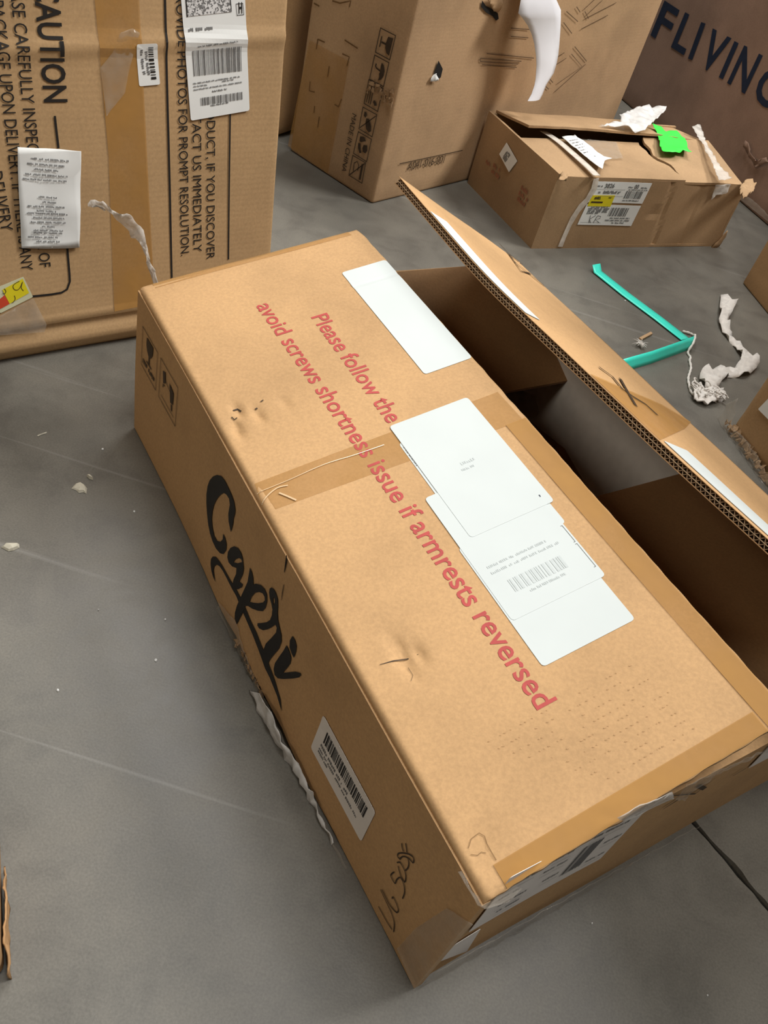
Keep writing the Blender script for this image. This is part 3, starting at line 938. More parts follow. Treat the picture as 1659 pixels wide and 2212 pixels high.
# rip at the upper edge of the side wall, its shade painted black
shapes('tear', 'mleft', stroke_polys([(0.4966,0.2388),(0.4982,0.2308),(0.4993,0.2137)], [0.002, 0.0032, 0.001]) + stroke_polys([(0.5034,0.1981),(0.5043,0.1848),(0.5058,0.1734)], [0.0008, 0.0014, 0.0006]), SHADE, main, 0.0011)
# torn flutes and crumpled film along the foot of the side wall
mt = MB()
rnd = random.Random(5)
for k in range(70):
    u = 0.438 + 0.082 * k / 70 + rnd.uniform(-.002, .002)
    w = rnd.uniform(0.003, 0.006)
    z0 = rnd.uniform(0.004, 0.014)
    h0 = 0.003 + rnd.uniform(0, 0.008)
    p = [(u, z0, h0), (u + w, z0 + rnd.uniform(-.003, .003), h0), (u + w, z0 + rnd.uniform(.004, .010), h0 + rnd.uniform(-.006, .004)), (u, z0 + rnd.uniform(.004, .010), h0 + rnd.uniform(-.006, .004))]
    Pq = [FLf.O + FLf.eu * a + FLf.ev * b + FLf.n * c for a, b, c in p]
    mt.prism(Pq, [q + FLf.n * 0.0008 for q in Pq])
mt.build('torn_flutes', TORN, main)
crumple('plastic_film', 'mleft', [(0.505, 0.001), (0.530, 0.028), (0.560, 0.034), (0.590, 0.026), (0.640, 0.016), (0.72, 0.008), (0.72, 0.001)], PLASTIC_W, main, 0.006, 0.006, 0.006, 9,
        sag=lambda u, v: 0.010 * math.exp(-((u - 0.55) / 0.07) ** 2), label='crumpled clear film bulging from the torn bottom edge')
crumple('plastic_film', 'mleft', [(0.375, 0.001), (0.375, 0.016), (0.43, 0.040), (0.445, 0.030), (0.500, 0.012), (0.62, 0.007), (0.75, 0.006), (0.75, 0.0005)], PLASTIC_C, main, 0.008, 0.003, 0.008, 19, label='clear tape hanging along the foot')

# near end wall: labels, marks and tape
FNe.hf = lambda u, v: -0.0035 + 0.003 * noise.noise(Vector((u * 4, v * 5, 7)))
nl = [(0.0242,0.1247),(0.0211,0.2531),(0.1917,0.2347),(0.197,0.1148)]
NL = patch('shipping_label', 'mnear', nl, PAPER_SIDE, main, 0.0012, 0.004, 0.0004, label='white shipping label on the near end wall')
q = [nl[0], nl[3], nl[2], nl[1]]
prt = []
rnd = random.Random(9)
for k, (s0, t0, s1) in enumerate([(.04, .75, .26), (.05, .55, .2), (.10, .35, .30), (.14, .18, .30), (.34, .62, .52), (.36, .82, .50), (.42, .35, .56), (.62, .88, .9), (.80, .2, .95), (.82, .55, .96)]):
    prt += dashes(lerp2(q, s0, t0), lerp2(q, s1, t0), 0.0045, 40 + k)
    prt += stroke_polys([lerp2(q, s0, t0 - .08), lerp2(q, s1, t0 - .08)], 0.0006)
prt += bars(lerp2(q, .60, .20), lerp2(q, .76, .20), Vector(lerp2(q, .60, .75)) - Vector(lerp2(q, .60, .20)), 8, unit=0.0009)
shapes('print', 'mnear', prt, INK_GREY, NL, 0.0017)
n2 = [(0.0095,0.0607),(0.0171,0.1018),(0.0465,0.1057),(0.0626,0.017)]
N2 = patch('paper_scrap', 'mnear', n2, PAPER_SIDE, main, 0.0012, 0.003, 0.0004, label='torn corner of a white label low on the end wall')
n3 = [(0.3872,0.1705),(0.3785,0.219),(0.3715,0.2791),(0.4637,0.1599)]
patch('shipping_label', 'mnear', n3, PAPER_SIDE, main, 0.0012, 0.002, 0.0004, label='second white label by the frame edge')
mk = stroke_polys([(0.2014,0.2501),(0.2895,0.1882),(0.3002,0.2147)], [0.001, 0.004, 0.001]) + stroke_polys([(0.2738,0.2166),(0.3039,0.1879)], 0.006)
mk += stroke_polys([(0.2371,0.196),(0.2533,0.2036)], [0.002, 0.005]) + stroke_polys([(0.3566,0.1768),(0.3754,0.1792)], 0.002)
shapes('handling_mark', 'mnear', mk, INK_BROWN, main, 0.0012)
crumple('plastic_film', 'mnear', [(0.1136,0.2935),(0.1407,0.2938),(0.1937,0.2744),(0.2123,0.2486),(0.1738,0.2591),(0.1387,0.2646)], PLASTIC_M, main, 0.0015, 0.0015, 0.007, 25, label='shiny torn tape under the flap edge')
crumple('tape', 'mnear', [(0.2192,0.2411),(0.207,0.2799),(0.2652,0.2716),(0.34,0.2476),(0.3397,0.2642),(0.3743,0.2593),(0.4163,0.2127),(0.3312,0.2407),(0.2629,0.257),(0.2404,0.2429),(0.2468,0.2187)], PLASTIC_C, main, 0.002, 0.003, 0.007, 26, label='loose clear tape under the flap')
crumple('tape', 'mnear', [(max(u, 0.0), max(v, 0.001)) for u, v in [(0.006,0.0037),(0.0103,0.0497),(0.0371,0.0444),(0.0917,0.0391),(0.1386,0.0384),(0.2057,0.0363),(0.3137,0.0129),(0.4281,-0.011),(0.4674,-0.0533),(0.3601,-0.0359),(0.2705,-0.0311),(0.1918,-0.0335),(0.1138,-0.0396),(0.0562,-0.0543)]], PLASTIC_C, main, 0.001, 0.0025, 0.008, 28, label='clear tape along the bottom of the end wall')
# crushed corner where the flap meets both walls
FC = Frame(FNe.O + Vector((0, 0, 0.2315)) - FNe.n * 0.002, FB.ev, FB.eu)
FR['corner'] = FC
crumple('crushed_corner', 'corner', [(-0.003, -0.030), (0.040, -0.016), (0.045, 0.004), (0.020, 0.010), (-0.003, 0.006)], PLASTIC_C, main, 0.004, 0.004, 0.005, 33, freq=110,
        sag=lambda u, v: 0.25 * max(u, 0) - 1.2 * max(v, 0), label='crushed taped corner')
crumple('tape', 'mleft', [(0.846, 0.02), (0.886, 0.01), (0.888, 0.20), (0.862, 0.17), (0.850, 0.09)], PLASTIC_C, main, 0.002, 0.002, 0.012, 35, label='clear tape round the near vertical corner')

# loose tail of clear tape standing up behind the far corner
tail_uv = [(-0.3121,0.2023),(-0.3166,0.226),(-0.3216,0.2451),(-0.3272,0.2658),(-0.3354,0.2842),(-0.346,0.2993),(-0.3609,0.3107),(-0.3744,0.3168),(-0.3843,0.3165)]
CA = FR['tail']
tail = [CA.O + CA.eu * u + CA.ev * v + CA.n * (-0.004 * k) for k, (u, v) in enumerate(tail_uv)]
tl_pts = smooth_line([tuple(p) for p in tail], 4)
ribbon('loose_tape', tl_pts, [0.006 + 0.012 * min(1, k / 14) + 0.003 * math.sin(k * 1.3) for k in range(len(tl_pts))],
       [tuple(Vector((0.5, 0.2, 0.75 * math.cos(k * 0.35))).normalized()) for k in range(len(tl_pts))], PLASTIC_M, main, 0.0008, wav=0.0025)

# ---- the raised lid flap with its double-wall fluted edge
LW = 0.335
lid_t = 0.0105
def lid_h(u, v):
    w = -u / ML                # 0 at the far end, 1 at the near end
    sag = -0.013 * math.sin(math.pi * min(1, max(0, w * 1.1))) * max(0, v / LW) ** 1.5
    return sag + 0.0015 * noise.noise(Vector((u * 6, v * 6, 17))) + 0.002 * math.sin(u * 9) * (v / LW)
FLid.hf = lid_h
lid_outer = panel('lid_flap', FLid, -ML, 0.004, 0.0, LW, 0.0009, CARD, main, 90, 24, lid_h,
                  lambda u, v, s, t: (u + (0.003 * noise.noise(Vector((v * 25, 1, 0))) if s == 1 else 0), v + (0.001 * noise.noise(Vector((u * 60, 4, 0))) if t == 1 else 0)),
                  label='raised lid flap with fluted edge')
for p in lid_outer.data.polygons:
    p.use_smooth = True
panel('liner', FLid, -ML, 0.004, 0.0, LW - 0.0005, 0.0008, LINER, lid_outer, 90, 6, lambda u, v: lid_h(u, v) - lid_t * 0.5)
panel('liner', FLid, -ML, 0.004, 0.0, LW - 0.0005, 0.0009, CARD_IN, lid_outer, 90, 6, lambda u, v: lid_h(u, v) - lid_t)
fm = MB()
pitch = 0.0068
for layer, (hi, lo) in enumerate(((-0.0009, -lid_t * 0.5), (-lid_t * 0.5 - 0.0008, -lid_t))):
    u, k = -ML, 0
    rowA, rowB = [], []
    while u <= 0.004:
        h = hi if k % 2 == 0 else lo
        for row, v in ((rowA, LW - 0.0008), (rowB, LW - 0.05)):
            row.append((FLid.at(u, v, h + (0.00035 if k % 2 else -0.00035)), FLid.at(u, v, h)))
        u += pitch * 0.5 * random.uniform(0.93, 1.07)
        k += 1
    for i in range(len(rowA) - 1):
        t = FLid.n * 0.0005
        a, b, c, d = rowA[i][1], rowA[i + 1][1], rowB[i + 1][1], rowB[i][1]
        fm.prism([a - t, b - t, c - t, d - t], [a + t, b + t, c + t, d + t])
fl_ = fm.build('flutes', FLUTE, lid_outer)
# solid core behind the flutes so that no light leaks through the sheet
panel('core', FLid, -ML + 0.001, 0.003, 0.002, LW - 0.05, lid_t - 0.0015, LINER, lid_outer, 90, 4, lambda u, v: lid_h(u, v) - 0.0009)
# labels cut at the seam and printed marks on the lid
ll1 = [(-0.2028,0.3781),(-0.3749,0.4315)]
patch('shipping_label', 'lid', [(-0.090, LW - 0.001), (-0.335, LW - 0.001), (-0.335, LW - 0.035), (-0.09, LW - 0.040)], LABEL_TOP, lid_outer, 0.0011, 0.002, 0.0005, label='cut white label strip at the far end of the lid')
patch('shipping_label', 'lid', [(-0.585, LW - 0.015), (-0.585, LW - 0.080), (-0.80, LW - 0.080), (-0.80, LW - 0.015)], LABEL_TOP, lid_outer, 0.0011, 0.003, 0.0005, label='white label near the front of the lid')
patch('tape', 'lid', [(u, min(v, LW - 0.002)) for u, v in [(-0.465,0.3744),(-0.5382,0.4197),(-0.5873,0.3422),(-0.5032,0.1225),(-0.4447,-0.0059),(-0.4396,0.0943)]], TAPE_B, lid_outer, 0.0010, 0, 0.0003, label='brown tape over the lid')
xm = []
X1 = [[(0.0419,0.0249),(-0.0072,0.0411),(-0.0962,0.0998),(-0.0567,0.0262)], [(0.0001,0.0395),(-0.0078,-0.0014)], [(-0.043,0.0643),(-0.0712,0.0348),(-0.0814,0.0058)]]
X2 = [[(-0.4156,0.247),(-0.4284,0.2274),(-0.4622,0.247),(-0.4725,0.231)], [(-0.4186,0.192),(-0.4619,0.2328),(-0.5063,0.274)], [(-0.4721,0.2345),(-0.4799,0.2069),(-0.5026,0.2074)]]
for q_ in X1 + X2:
    xm += stroke_polys([(u, min(v, LW - 0.006)) for u, v in q_], 0.006)
shapes('handling_mark', 'lid', xm, INK_BROWN, lid_outer, 0.0016)

# ------------------------------------------------------------------ carton with the CAUTION print, behind on the left
FCa = FR['cau']
def cau_h(u, v):
    h = 0.0015 * noise.noise(Vector((u * 4, v * 4, 31)))
    h += 0.004 * math.exp(-((v - 0.475 - 0.06 * (u + 0.2)) / 0.010) ** 2)      # horizontal crease near the top
    h += 0.003 * math.exp(-((v - 0.066) / 0.006) ** 2)
    return h
FCa.hf = cau_h
def cau_bottom(x, y, w):
    # the foot of the box is crushed: folds back under the face
    ex = 0.0
    if w < 0.05:
        if y < 0.064:
            ex = -0.010 + 0.008 * math.sin(max(0, y) / 0.064 * math.pi)
        if y < 0.028:
            ex -= 0.016 * (1 - y / 0.028)
    return y, ex
cau = thing('moving_carton', 'tall cardboard carton with CAUTION lettering and a white receipt taped on', 'box', tuple(FCa.at(-0.3, 0) - FCa.n * 0.15))
carton_body('body', FCa, -0.80, 0.0, 0.0, 0.74, 0.34, CARD_CAU, cau, 0.006, 0.008, 0.0008, 3, cau_bottom)
patch('tape', 'cau', [(-0.304,0.5553),(-0.2949,0.3225),(-0.2983,0.071),(-0.2259,0.0739),(-0.2329,0.2668),(-0.2415,0.559)], TAPE_B, cau, 0.0009, 0, 0.0003, label='brown tape over the centre seam')
text('printed_text', 'cau', 'CAUTION', *[(-0.3812,0.5397),(-0.3814,0.3976)], 0.031, INK, cau, bold=0.018, h=0.0009)
text('printed_text', 'cau', 'PLEASE CAREFULLY INSPECT THE EXTERIOR OF', *[(-0.4116,0.5564),(-0.4117,0.1621)], 0.0165, INK, cau, h=0.0009)
text('printed_text', 'cau', 'THE PACKAGE UPON DELIVERY. IF THERE IS ANY', *[(-0.4371,0.5572),(-0.4389,0.1605)], 0.0165, INK, cau, h=0.0009)
text('printed_text', 'cau', 'DELIVERY', *[(-0.4652,0.3083),(-0.4605,0.2237)], 0.0165, INK, cau, h=0.0009)
text('printed_text', 'cau', 'PROVIDE PHOTOS FOR PROMPT RESOLUTION.', *[(-0.1864,0.5445),(-0.1778,0.1526)], 0.0150, INK, cau, h=0.0009)
text('printed_text', 'cau', 'PLEASE CONTACT US IMMEDIATELY', *[(-0.1621,0.4949),(-0.1548,0.1565)], 0.0150, INK, cau, h=0.0009)
text('printed_text', 'cau', 'WITH THE PRODUCT, IF YOU DISCOVER', *[(-0.138,0.5075),(-0.1301,0.1411)], 0.0150, INK, cau, h=0.0009)
shapes('printed_frame', 'cau', stroke_polys([(-0.2029,0.5503),(-0.1998,0.3826),(-0.1971,0.2576),(-0.1948,0.116)], 0.0032), INK, cau, 0.0009, 0.006)
shapes('printed_frame', 'cau', stroke_polys([(-0.1001,0.5558),(-0.0941,0.3757),(-0.0913,0.265),(-0.0878,0.1359)], 0.0026), INK, cau, 0.0009, 0.006)
shapes('printed_frame', 'cau', stroke_polys([(-0.3691,0.3799),(-0.3678,0.3363)] , 0.0032), INK, cau, 0.0009, 0.006)
shapes('printed_frame', 'cau', stroke_polys([(-0.3674,0.1997),(-0.3674,0.1473),(-0.3678,0.1334),(-0.3733,0.1209),(-0.3824,0.1167),(-0.3992,0.1161),(-0.4277,0.1173),(-0.4761,0.117)], 0.0032), INK, cau, 0.0009, 0.006)
BL = [(-0.1625,0.3685),(-0.0604,0.3812),(-0.0765,0.5395),(-0.1801,0.5347)]
big = patch('shipping_label', 'cau', [(-0.1625,0.3685),(-0.0604,0.3812),(-0.0804,0.5684),(-0.1822,0.5624)], PAPER, cau, 0.0022, 0.004, 0.0004, step=0.006, label='large white shipping label with barcodes')
bq = [(-0.1625,0.3685),(-0.0604,0.3812),(-0.0754,0.5337),(-0.178,0.5292)]
def bl(s, t): return lerp2(bq, s, t)
pr = bars(bl(.10, .385), bl(.90, .385), Vector(bl(.10, .60)) - Vector(bl(.10, .385)), 5, unit=0.0008)
pr += bars(bl(.18, .12), bl(.88, .12), Vector(bl(.18, .19)) - Vector(bl(.18, .12)), 6, unit=0.0008)
pr2 = dashes(bl(.08, .315), bl(.86, .33), 0.0022, 7) + dashes(bl(.08, .29), bl(.30, .29), 0.0022, 8) + dashes(bl(.55, .305), bl(.74, .31), 0.0022, 9) + dashes(bl(.08, .26), bl(.88, .275), 0.0022, 10) + dashes(bl(.38, .225), bl(.62, .23), 0.0026, 11) + dashes(bl(.34, .10), bl(.64, .105), 0.0024, 12) + dashes(bl(.18, .625), bl(.82, .65), 0.0024, 13) + dashes(bl(.06, .755), bl(.45, .76), 0.0045, 14)
shapes('barcode', 'cau', pr, INK_GREY, big, 0.0028, 0.006)
shapes('print', 'cau', pr2, INK_GREY, big, 0.0028, 0.006)
shapes('stacked_code', 'cau', [[bl(.07, .875), bl(.76, .905), bl(.74, 1.02), bl(.07, 1.02)]], SPECKLE, big, 0.0028, 0.006, label='speckled stacked code')
shapes('print', 'cau', stroke_polys([bl(.065, .872), bl(.065, 1.02)], 0.0022) + stroke_polys([bl(.755, .905), bl(.745, 1.02)], 0.0015) + stroke_polys([bl(.845, .875), bl(.955, .88), bl(.945, .975), bl(.835, .97)], 0.0010, True), INK, big, 0.0028, 0.006)
text('print', 'cau', 'H', bl(.872, .893), bl(.93, .894), 0.0135, INK, big, 0.03, 0.0028)
smq = [(-0.2441,0.4175),(-0.2118,0.4199),(-0.2166,0.4746),(-0.2478,0.4728)]
sm_ = patch('barcode_label', 'cau', smq, PAPER, cau, 0.0014, 0.003, 0.0004, label='small white barcode sticker beside the tape')
def sq(s, t): return lerp2(smq, s, t)
shapes('barcode', 'cau', bars(sq(.53, .92), sq(.60, .12), Vector(sq(.78, .92)) - Vector(sq(.53, .92)), 15, unit=0.0011), INK, sm_, 0.0020)
shapes('print', 'cau', dashes(sq(.37, .82), sq(.43, .22), 0.0042, 16) + dashes(sq(.14, .86), sq(.22, .27), 0.0042, 18), INK_GREY, sm_, 0.0020)
rcq = [(-0.436,0.1972),(-0.3496,0.1882),(-0.3373,0.3324),(-0.4262,0.3425)]
rec = crumple('receipt', 'cau', [rcq[0], lerp2(rcq, .5, -.005), rcq[1], rcq[2], lerp2(rcq, .5, 1.0), rcq[3], lerp2(rcq, -.01, .5)], PAPER, cau, 0.003, 0.003, 0.012, 41, 0.0003, 22, label='creased white receipt under clear tape')
def rq(s, t): return lerp2(rcq, s, t)
rp_ = []
for k, (s0, s1, t) in enumerate([(.05, .80, .895), (.14, .72, .842), (.24, .64, .793), (.10, .78, .742), (.06, .78, .695), (.30, .60, .525), (.36, .58, .475), (.12, .72, .43), (.26, .58, .385), (.10, .80, .36), (.2, .72, .315), (.16, .74, .27), (.34, .58, .225), (.2, .70, .185), (.2, .70, .16), (.1, .60, .115), (.24, .64, .07)]):
    rp_ += dashes(rq(s0, t), rq(s1, t - .008), 0.0028, 60 + k)
shapes('print', 'cau', rp_, INK_GREY, rec, 0.0068)
ysq = [(-0.4786,0.0974),(-0.4271,0.1164),(-0.4378,0.1514),(-0.4904,0.1357)]
ys = patch('price_sticker', 'cau', [ysq[0], ysq[1], ysq[2], ysq[3]], plain('cream_paper', (0.62, 0.62, 0.42), 0.5), cau, 0.0015, 0.002, 0.0004, label='red and yellow sticker with pen writing at the foot')
shapes('yellow_patch', 'cau', [[(-0.4711,0.1351),(-0.4395,0.1486),(-0.4325,0.1242),(-0.4632,0.1111)]], YELLOW, ys, 0.0021)
shapes('red_patch', 'cau', [[(-0.4755,0.1215),(-0.4688,0.1265),(-0.4632,0.1111),(-0.4776,0.105),(-0.4917,0.1011),(-0.4893,0.119)]], REDP, ys, 0.0022)
pen = stroke_polys(smooth_line([(-0.4447,0.1456),(-0.4512,0.1428),(-0.455,0.1388),(-0.4536,0.1333),(-0.449,0.1319),(-0.4444,0.1358),(-0.44,0.1442),(-0.4432,0.1349),(-0.4404,0.1291)], 3), 0.0009) + stroke_polys(smooth_line([(-0.4682,0.137),(-0.4661,0.1321),(-0.4693,0.1281),(-0.4716,0.1307)], 3), 0.0009) + stroke_polys(smooth_line([(-0.4548,0.1236),(-0.4542,0.1174),(-0.4589,0.112)], 3), 0.0009)
shapes('pen_writing', 'cau', pen, INK_BROWN, ys, 0.0025)
crumple('tape', 'cau', [(-0.4933,0.089),(-0.479,0.0944),(-0.4272,0.1149),(-0.4113,0.0669),(-0.4161,0.0546),(-0.4968,0.0629)], PLASTIC_C, cau, 0.0016, 0.0012, 0.012, 44, 0.0002, label='clear tape below the sticker')
crumple('tape', 'cau', [(-0.301,0.4422),(-0.2834,0.4599),(-0.2701,0.4861),(-0.2518,0.4923),(-0.2418,0.4868),(-0.257,0.4455),(-0.2668,0.409),(-0.296,0.3783)], PLASTIC_C, cau, 0.0012, 0.0022, 0.008, 45, 0.0002, 120, label='wrinkled clear tape over the seam')

# ------------------------------------------------------------------ dark carton squeezed behind it
Fb = Frame((-1.02, 2.34, 0), (0.94, -0.34, 0), (0, 0, 1))
bk = thing('shadowed_carton', 'plain brown carton wedged in shadow between the CAUTION carton and the tall pictogram carton', 'box', tuple(Fb.at(0.25, 0) - Fb.n * 0.15))
carton_body('body', Fb, 0, 0.475, 0.0, 0.62, 0.30, CARD_R, bk, 0.03, 0.04, 0.002, 9)
FR['back'] = Fb
patch('tape', 'back', [(0.36, 0.0), (0.40, 0.0), (0.40, 0.60), (0.36, 0.60)], TAPE_B, bk, 0.0012, 0, 0.0003)

# ------------------------------------------------------------------ tall carton with pictograms
FT, FTL = FR['tallR'], FR['tallL']
tall = thing('tall_carton', 'tall tan carton with a column of handling pictograms and furniture line drawings', 'box', tuple(FT.at(0.5, 0) - FT.n * 0.15))
carton_body('body', FT, 0, 1.127, 0.0, 0.66, 0.307, CARD_TALL, tall, 0.008, 0.035, 0.0022, 5)
def pict(q, kind):
    """one square pictogram printed sideways; local axis t runs along the column"""
    S = lambda s, t: lerp2(q, s, t)
    P_ = stroke_polys([S(0, 0), S(1, 0), S(1, 1), S(0, 1)], 0.0026, True)
    if kind == 'glass':
        P_ += [[S(.58, .82), S(.90, .86), S(.90, .14), S(.70, .18), S(.56, .35), S(.52, .5), S(.55, .68)], [S(.24, .46), S(.56, .46), S(.56, .54), S(.24, .54)], [S(.16, .72), S(.22, .72), S(.22, .28), S(.16, .28)]]
    elif kind == 'umbrella':
        P_ += [[S(.55, .86), S(.72, .80), S(.85, .60), S(.85, .40), S(.75, .22), S(.55, .12), S(.60, .30), S(.54, .40), S(.60, .55), S(.54, .68)]] + stroke_polys([S(.58, .52), S(.28, .56), S(.20, .62), S(.22, .72)], 0.0035)
    elif kind == 'layers':
        P_ += stroke_polys([S(.14, .1), S(.14, .9)], 0.0022) + stroke_polys([S(.28, .1), S(.28, .9)], 0.0022) + stroke_polys([S(.42, .1), S(.42, .9)], 0.0022) + [[S(.60, .36), S(.78, .30), S(.86, .20), S(.70, .14), S(.56, .26)]]
    elif kind == 'foot':
        P_ += [[S(.16, .86), S(.30, .86), S(.36, .74), S(.30, .62), S(.16, .66)], [S(.36, .62), S(.56, .66), S(.78, .40), S(.84, .18), S(.70, .10), S(.50, .16), S(.36, .40)]] + stroke_polys([S(.04, .06), S(.96, .94)], 0.0020)
    elif kind == 'recycle':
        P_ += [[S(.20, .86), S(.48, .92), S(.66, .80), S(.48, .72), S(.34, .64), S(.22, .66)], [S(.16, .54), S(.32, .56), S(.42, .34), S(.52, .22), S(.40, .16), S(.24, .32)], [S(.56, .60), S(.80, .66), S(.88, .46), S(.80, .30), S(.60, .30), S(.52, .44)]]
    else:
        P_ += stroke_polys([S(.25, .3), S(.20, .7), S(.40, .85), S(.55, .7), S(.55, .45)], 0.0022) + stroke_polys([S(.04, .04), S(.96, .96)], 0.0024) + [[S(.74, .10), S(.86, .10), S(.86, .86), S(.74, .86)]]
    return P_
SQ = [[(0.2216,0.3206),(0.2665,0.3212),(0.2683,0.3715),(0.2222,0.3707)], [(0.2205,0.2622),(0.2652,0.2636),(0.2662,0.315),(0.2212,0.3143)],
      [(0.2187,0.2075),(0.2637,0.2076),(0.2652,0.2596),(0.2186,0.2606)], [(0.2186,0.1488),(0.2634,0.1489),(0.2636,0.2),(0.2176,0.1987)],
      [(0.217,0.0887),(0.2629,0.0886),(0.2629,0.1426),(0.2182,0.1416)], [(0.2166,0.0333),(0.2625,0.0341),(0.2603,0.0846),(0.2161,0.0829)]]
for q_, kd in zip(SQ, ('glass', 'umbrella', 'layers', 'foot', 'recycle', 'hook')):
    shapes('handling_mark', 'tallL', pict(q_, kd), INK_BROWN, tall, 0.0022)
text('printed_text', 'tallL', 'MADE IN CHINA', *[(0.1889,0.1734),(0.1907,0.0335)], 0.0145, INK_BROWN, tall, 0.0, 0.0022)
# old tape bands and staple-like bracket marks on the narrow face
patch('tape', 'tallL', [(-0.0063,0.0086),(0.1468,0.0053),(0.1497,0.274),(0.0133,0.271)], TAPE_C, tall, 0.0019, 0, 0.0003, label='worn clear tape on the narrow face')
MK = [[(0.0401,0.2823),(0.0402,0.2604)], [(0.0401,0.2823),(0.0636,0.2841)], [(0.1244,0.2813),(0.1471,0.283),(0.1453,0.2623)], [(0.124,0.3108),(0.1677,0.3087)],
      [(0.0367,0.1858),(0.0389,0.1651),(0.0575,0.1688)], [(0.0905,0.2415),(0.0914,0.2177)], [(0.1473,0.1886),(0.1421,0.1686),(0.1287,0.1686)], [(0.0648,0.1389),(0.066,0.1227)], [(0.0859,0.1217),(0.0868,0.0957)], [(0.0103,0.3489),(0.0287,0.3487)], [(0.0664,0.3724),(0.0908,0.3759),(0.1216,0.3909),(0.1203,0.378)]]
ml_ = []
for m_ in MK:
    ml_ += stroke_polys(m_, 0.0030)
shapes('pressed_marks', 'tallL', ml_, plain('rust_mark', (0.16, 0.085, 0.03), 0.7, 0.2, 60), tall, 0.0022)
# number and line along the foot of the wide face
text('printed_text', 'tallR', 'A041-016-001', *[(0.1027,0.0714),(0.248,0.0705)], 0.021, INK_BROWN, tall, 0.0, 0.0018)
shapes('printed_line', 'tallR', stroke_polys([(0.0667,0.0943),(0.3172,0.094)], 0.0022), INK_BROWN, tall, 0.0022)
LN = [[(0.3003,0.3329),(0.5185,0.3094)], [(0.2788,0.3237),(0.4642,0.3049)], [(0.2826,0.3161),(0.4531,0.2989)], [(0.2942,0.308),(0.4514,0.2911)], [(0.2788,0.3237),(0.2826,0.3161)], [(0.3706,0.3868),(0.4541,0.3805)], [(0.3814,0.3677),(0.4618,0.361)],
      [(0.6095,0.2982),(0.6624,0.315)], [(0.6121,0.2769),(0.6824,0.2997)], [(0.7017,0.3093),(0.785,0.2715),(0.6829,0.2331)], [(0.705,0.328),(0.8007,0.2841)], [(0.8012,0.2766),(0.6837,0.2106)], [(0.6051,0.2632),(0.6563,0.2376)], [(0.5768,0.251),(0.6461,0.2212)],
      [(0.6006,0.4176),(0.6761,0.3911)], [(0.6054,0.3913),(0.6667,0.3621)], [(0.707,0.3969),(0.8453,0.4331)], [(0.7065,0.3719),(0.8247,0.4025)], [(0.6431,0.4274),(0.6714,0.4135)], [(0.6854,0.4198),(0.7335,0.4497)], [(0.7099,0.4058),(0.765,0.4403)], [(0.6935,0.4152),(0.7265,0.3963)]]
ll = []
for m_ in LN:
    ll += stroke_polys(m_, 0.0022)
shapes('line_drawing', 'tallR', ll, plain('drawing_brown', (0.13, 0.08, 0.045), 0.7, 0.2, 60), tall, 0.0022, label='thin furniture line drawings')
# torn holes in the face, the shade inside painted as flat black patches
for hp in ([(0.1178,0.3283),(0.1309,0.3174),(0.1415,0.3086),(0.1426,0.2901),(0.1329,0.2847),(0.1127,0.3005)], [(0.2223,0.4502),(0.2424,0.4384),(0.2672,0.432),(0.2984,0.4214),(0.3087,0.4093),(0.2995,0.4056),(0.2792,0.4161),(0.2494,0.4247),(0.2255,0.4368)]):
    shapes('hole', 'tallR', [hp], SHADE, tall, 0.0021, label='hole torn in the face, its shade painted flat black')
crumple('torn_flap', 'tallR', [(0.1329,0.2847),(0.1153,0.3023),(0.1032,0.291),(0.1023,0.2849)], PAPER, tall, 0.002, 0.006, 0.008, 50, label='torn liner beside the hole')
crumple('torn_flap', 'tallR', [(0.23,0.4557),(0.2729,0.428),(0.2962,0.4254),(0.3037,0.439),(0.2857,0.4586)], CARD_TALL, tall, 0.003, 0.006, 0.010, 51, label='torn liner at the upper hole')
mt = MB()
rnd = random.Random(15)
for k in range(34):
    c0 = [(0.2587,0.2477)][0]
    u = c0[0] + rnd.uniform(-0.045, 0.045); v = c0[1] + rnd.uniform(-0.016, 0.016)
    w = rnd.uniform(0.004, 0.011)
    p = [(u, v), (u + w, v + rnd.uniform(-.004, .004)), (u + w * rnd.uniform(.6, 1.1), v + w), (u + rnd.uniform(-.003, .003), v + w * .8)]
    Pq = [FTL.at(min(a, 0.303), b, 0.001 + rnd.uniform(0, 0.006)) for a, b in p]
    mt.prism(Pq, [q_ + FTL.n * 0.0008 for q_ in Pq])
mt.build('torn_flutes', TORN, tall, label='scraped cardboard at the corner')

# ------------------------------------------------------------------ torn white sheet hanging in front of it
Fp = FR['paper']
pl_ = [(0.2987,0.4738),(0.2851,0.4436),(0.3113,0.4312),(0.3374,0.4165),(0.3608,0.3974),(0.3772,0.3772),(0.3885,0.3557),(0.3958,0.334),(0.4024,0.3032),(0.398,0.2903),(0.3912,0.2709),(0.3795,0.2562)]
pr_ = [(0.4306,0.4714),(0.4499,0.449),(0.4626,0.4304),(0.4728,0.4094),(0.4788,0.3881),(0.4812,0.3688),(0.4799,0.3517),(0.4742,0.3346),(0.4656,0.3153),(0.4392,0.2905),(0.4303,0.271),(0.4207,0.2594)]
pl_ = [(pl_[0][0] + 0.01, 0.62), (pl_[0][0] + 0.006, 0.53)] + pl_
pr_ = [(pr_[0][0] + 0.02, 0.62), (pr_[0][0] + 0.012, 0.53)] + pr_
V, Fc = [], []
nn = len(pl_)
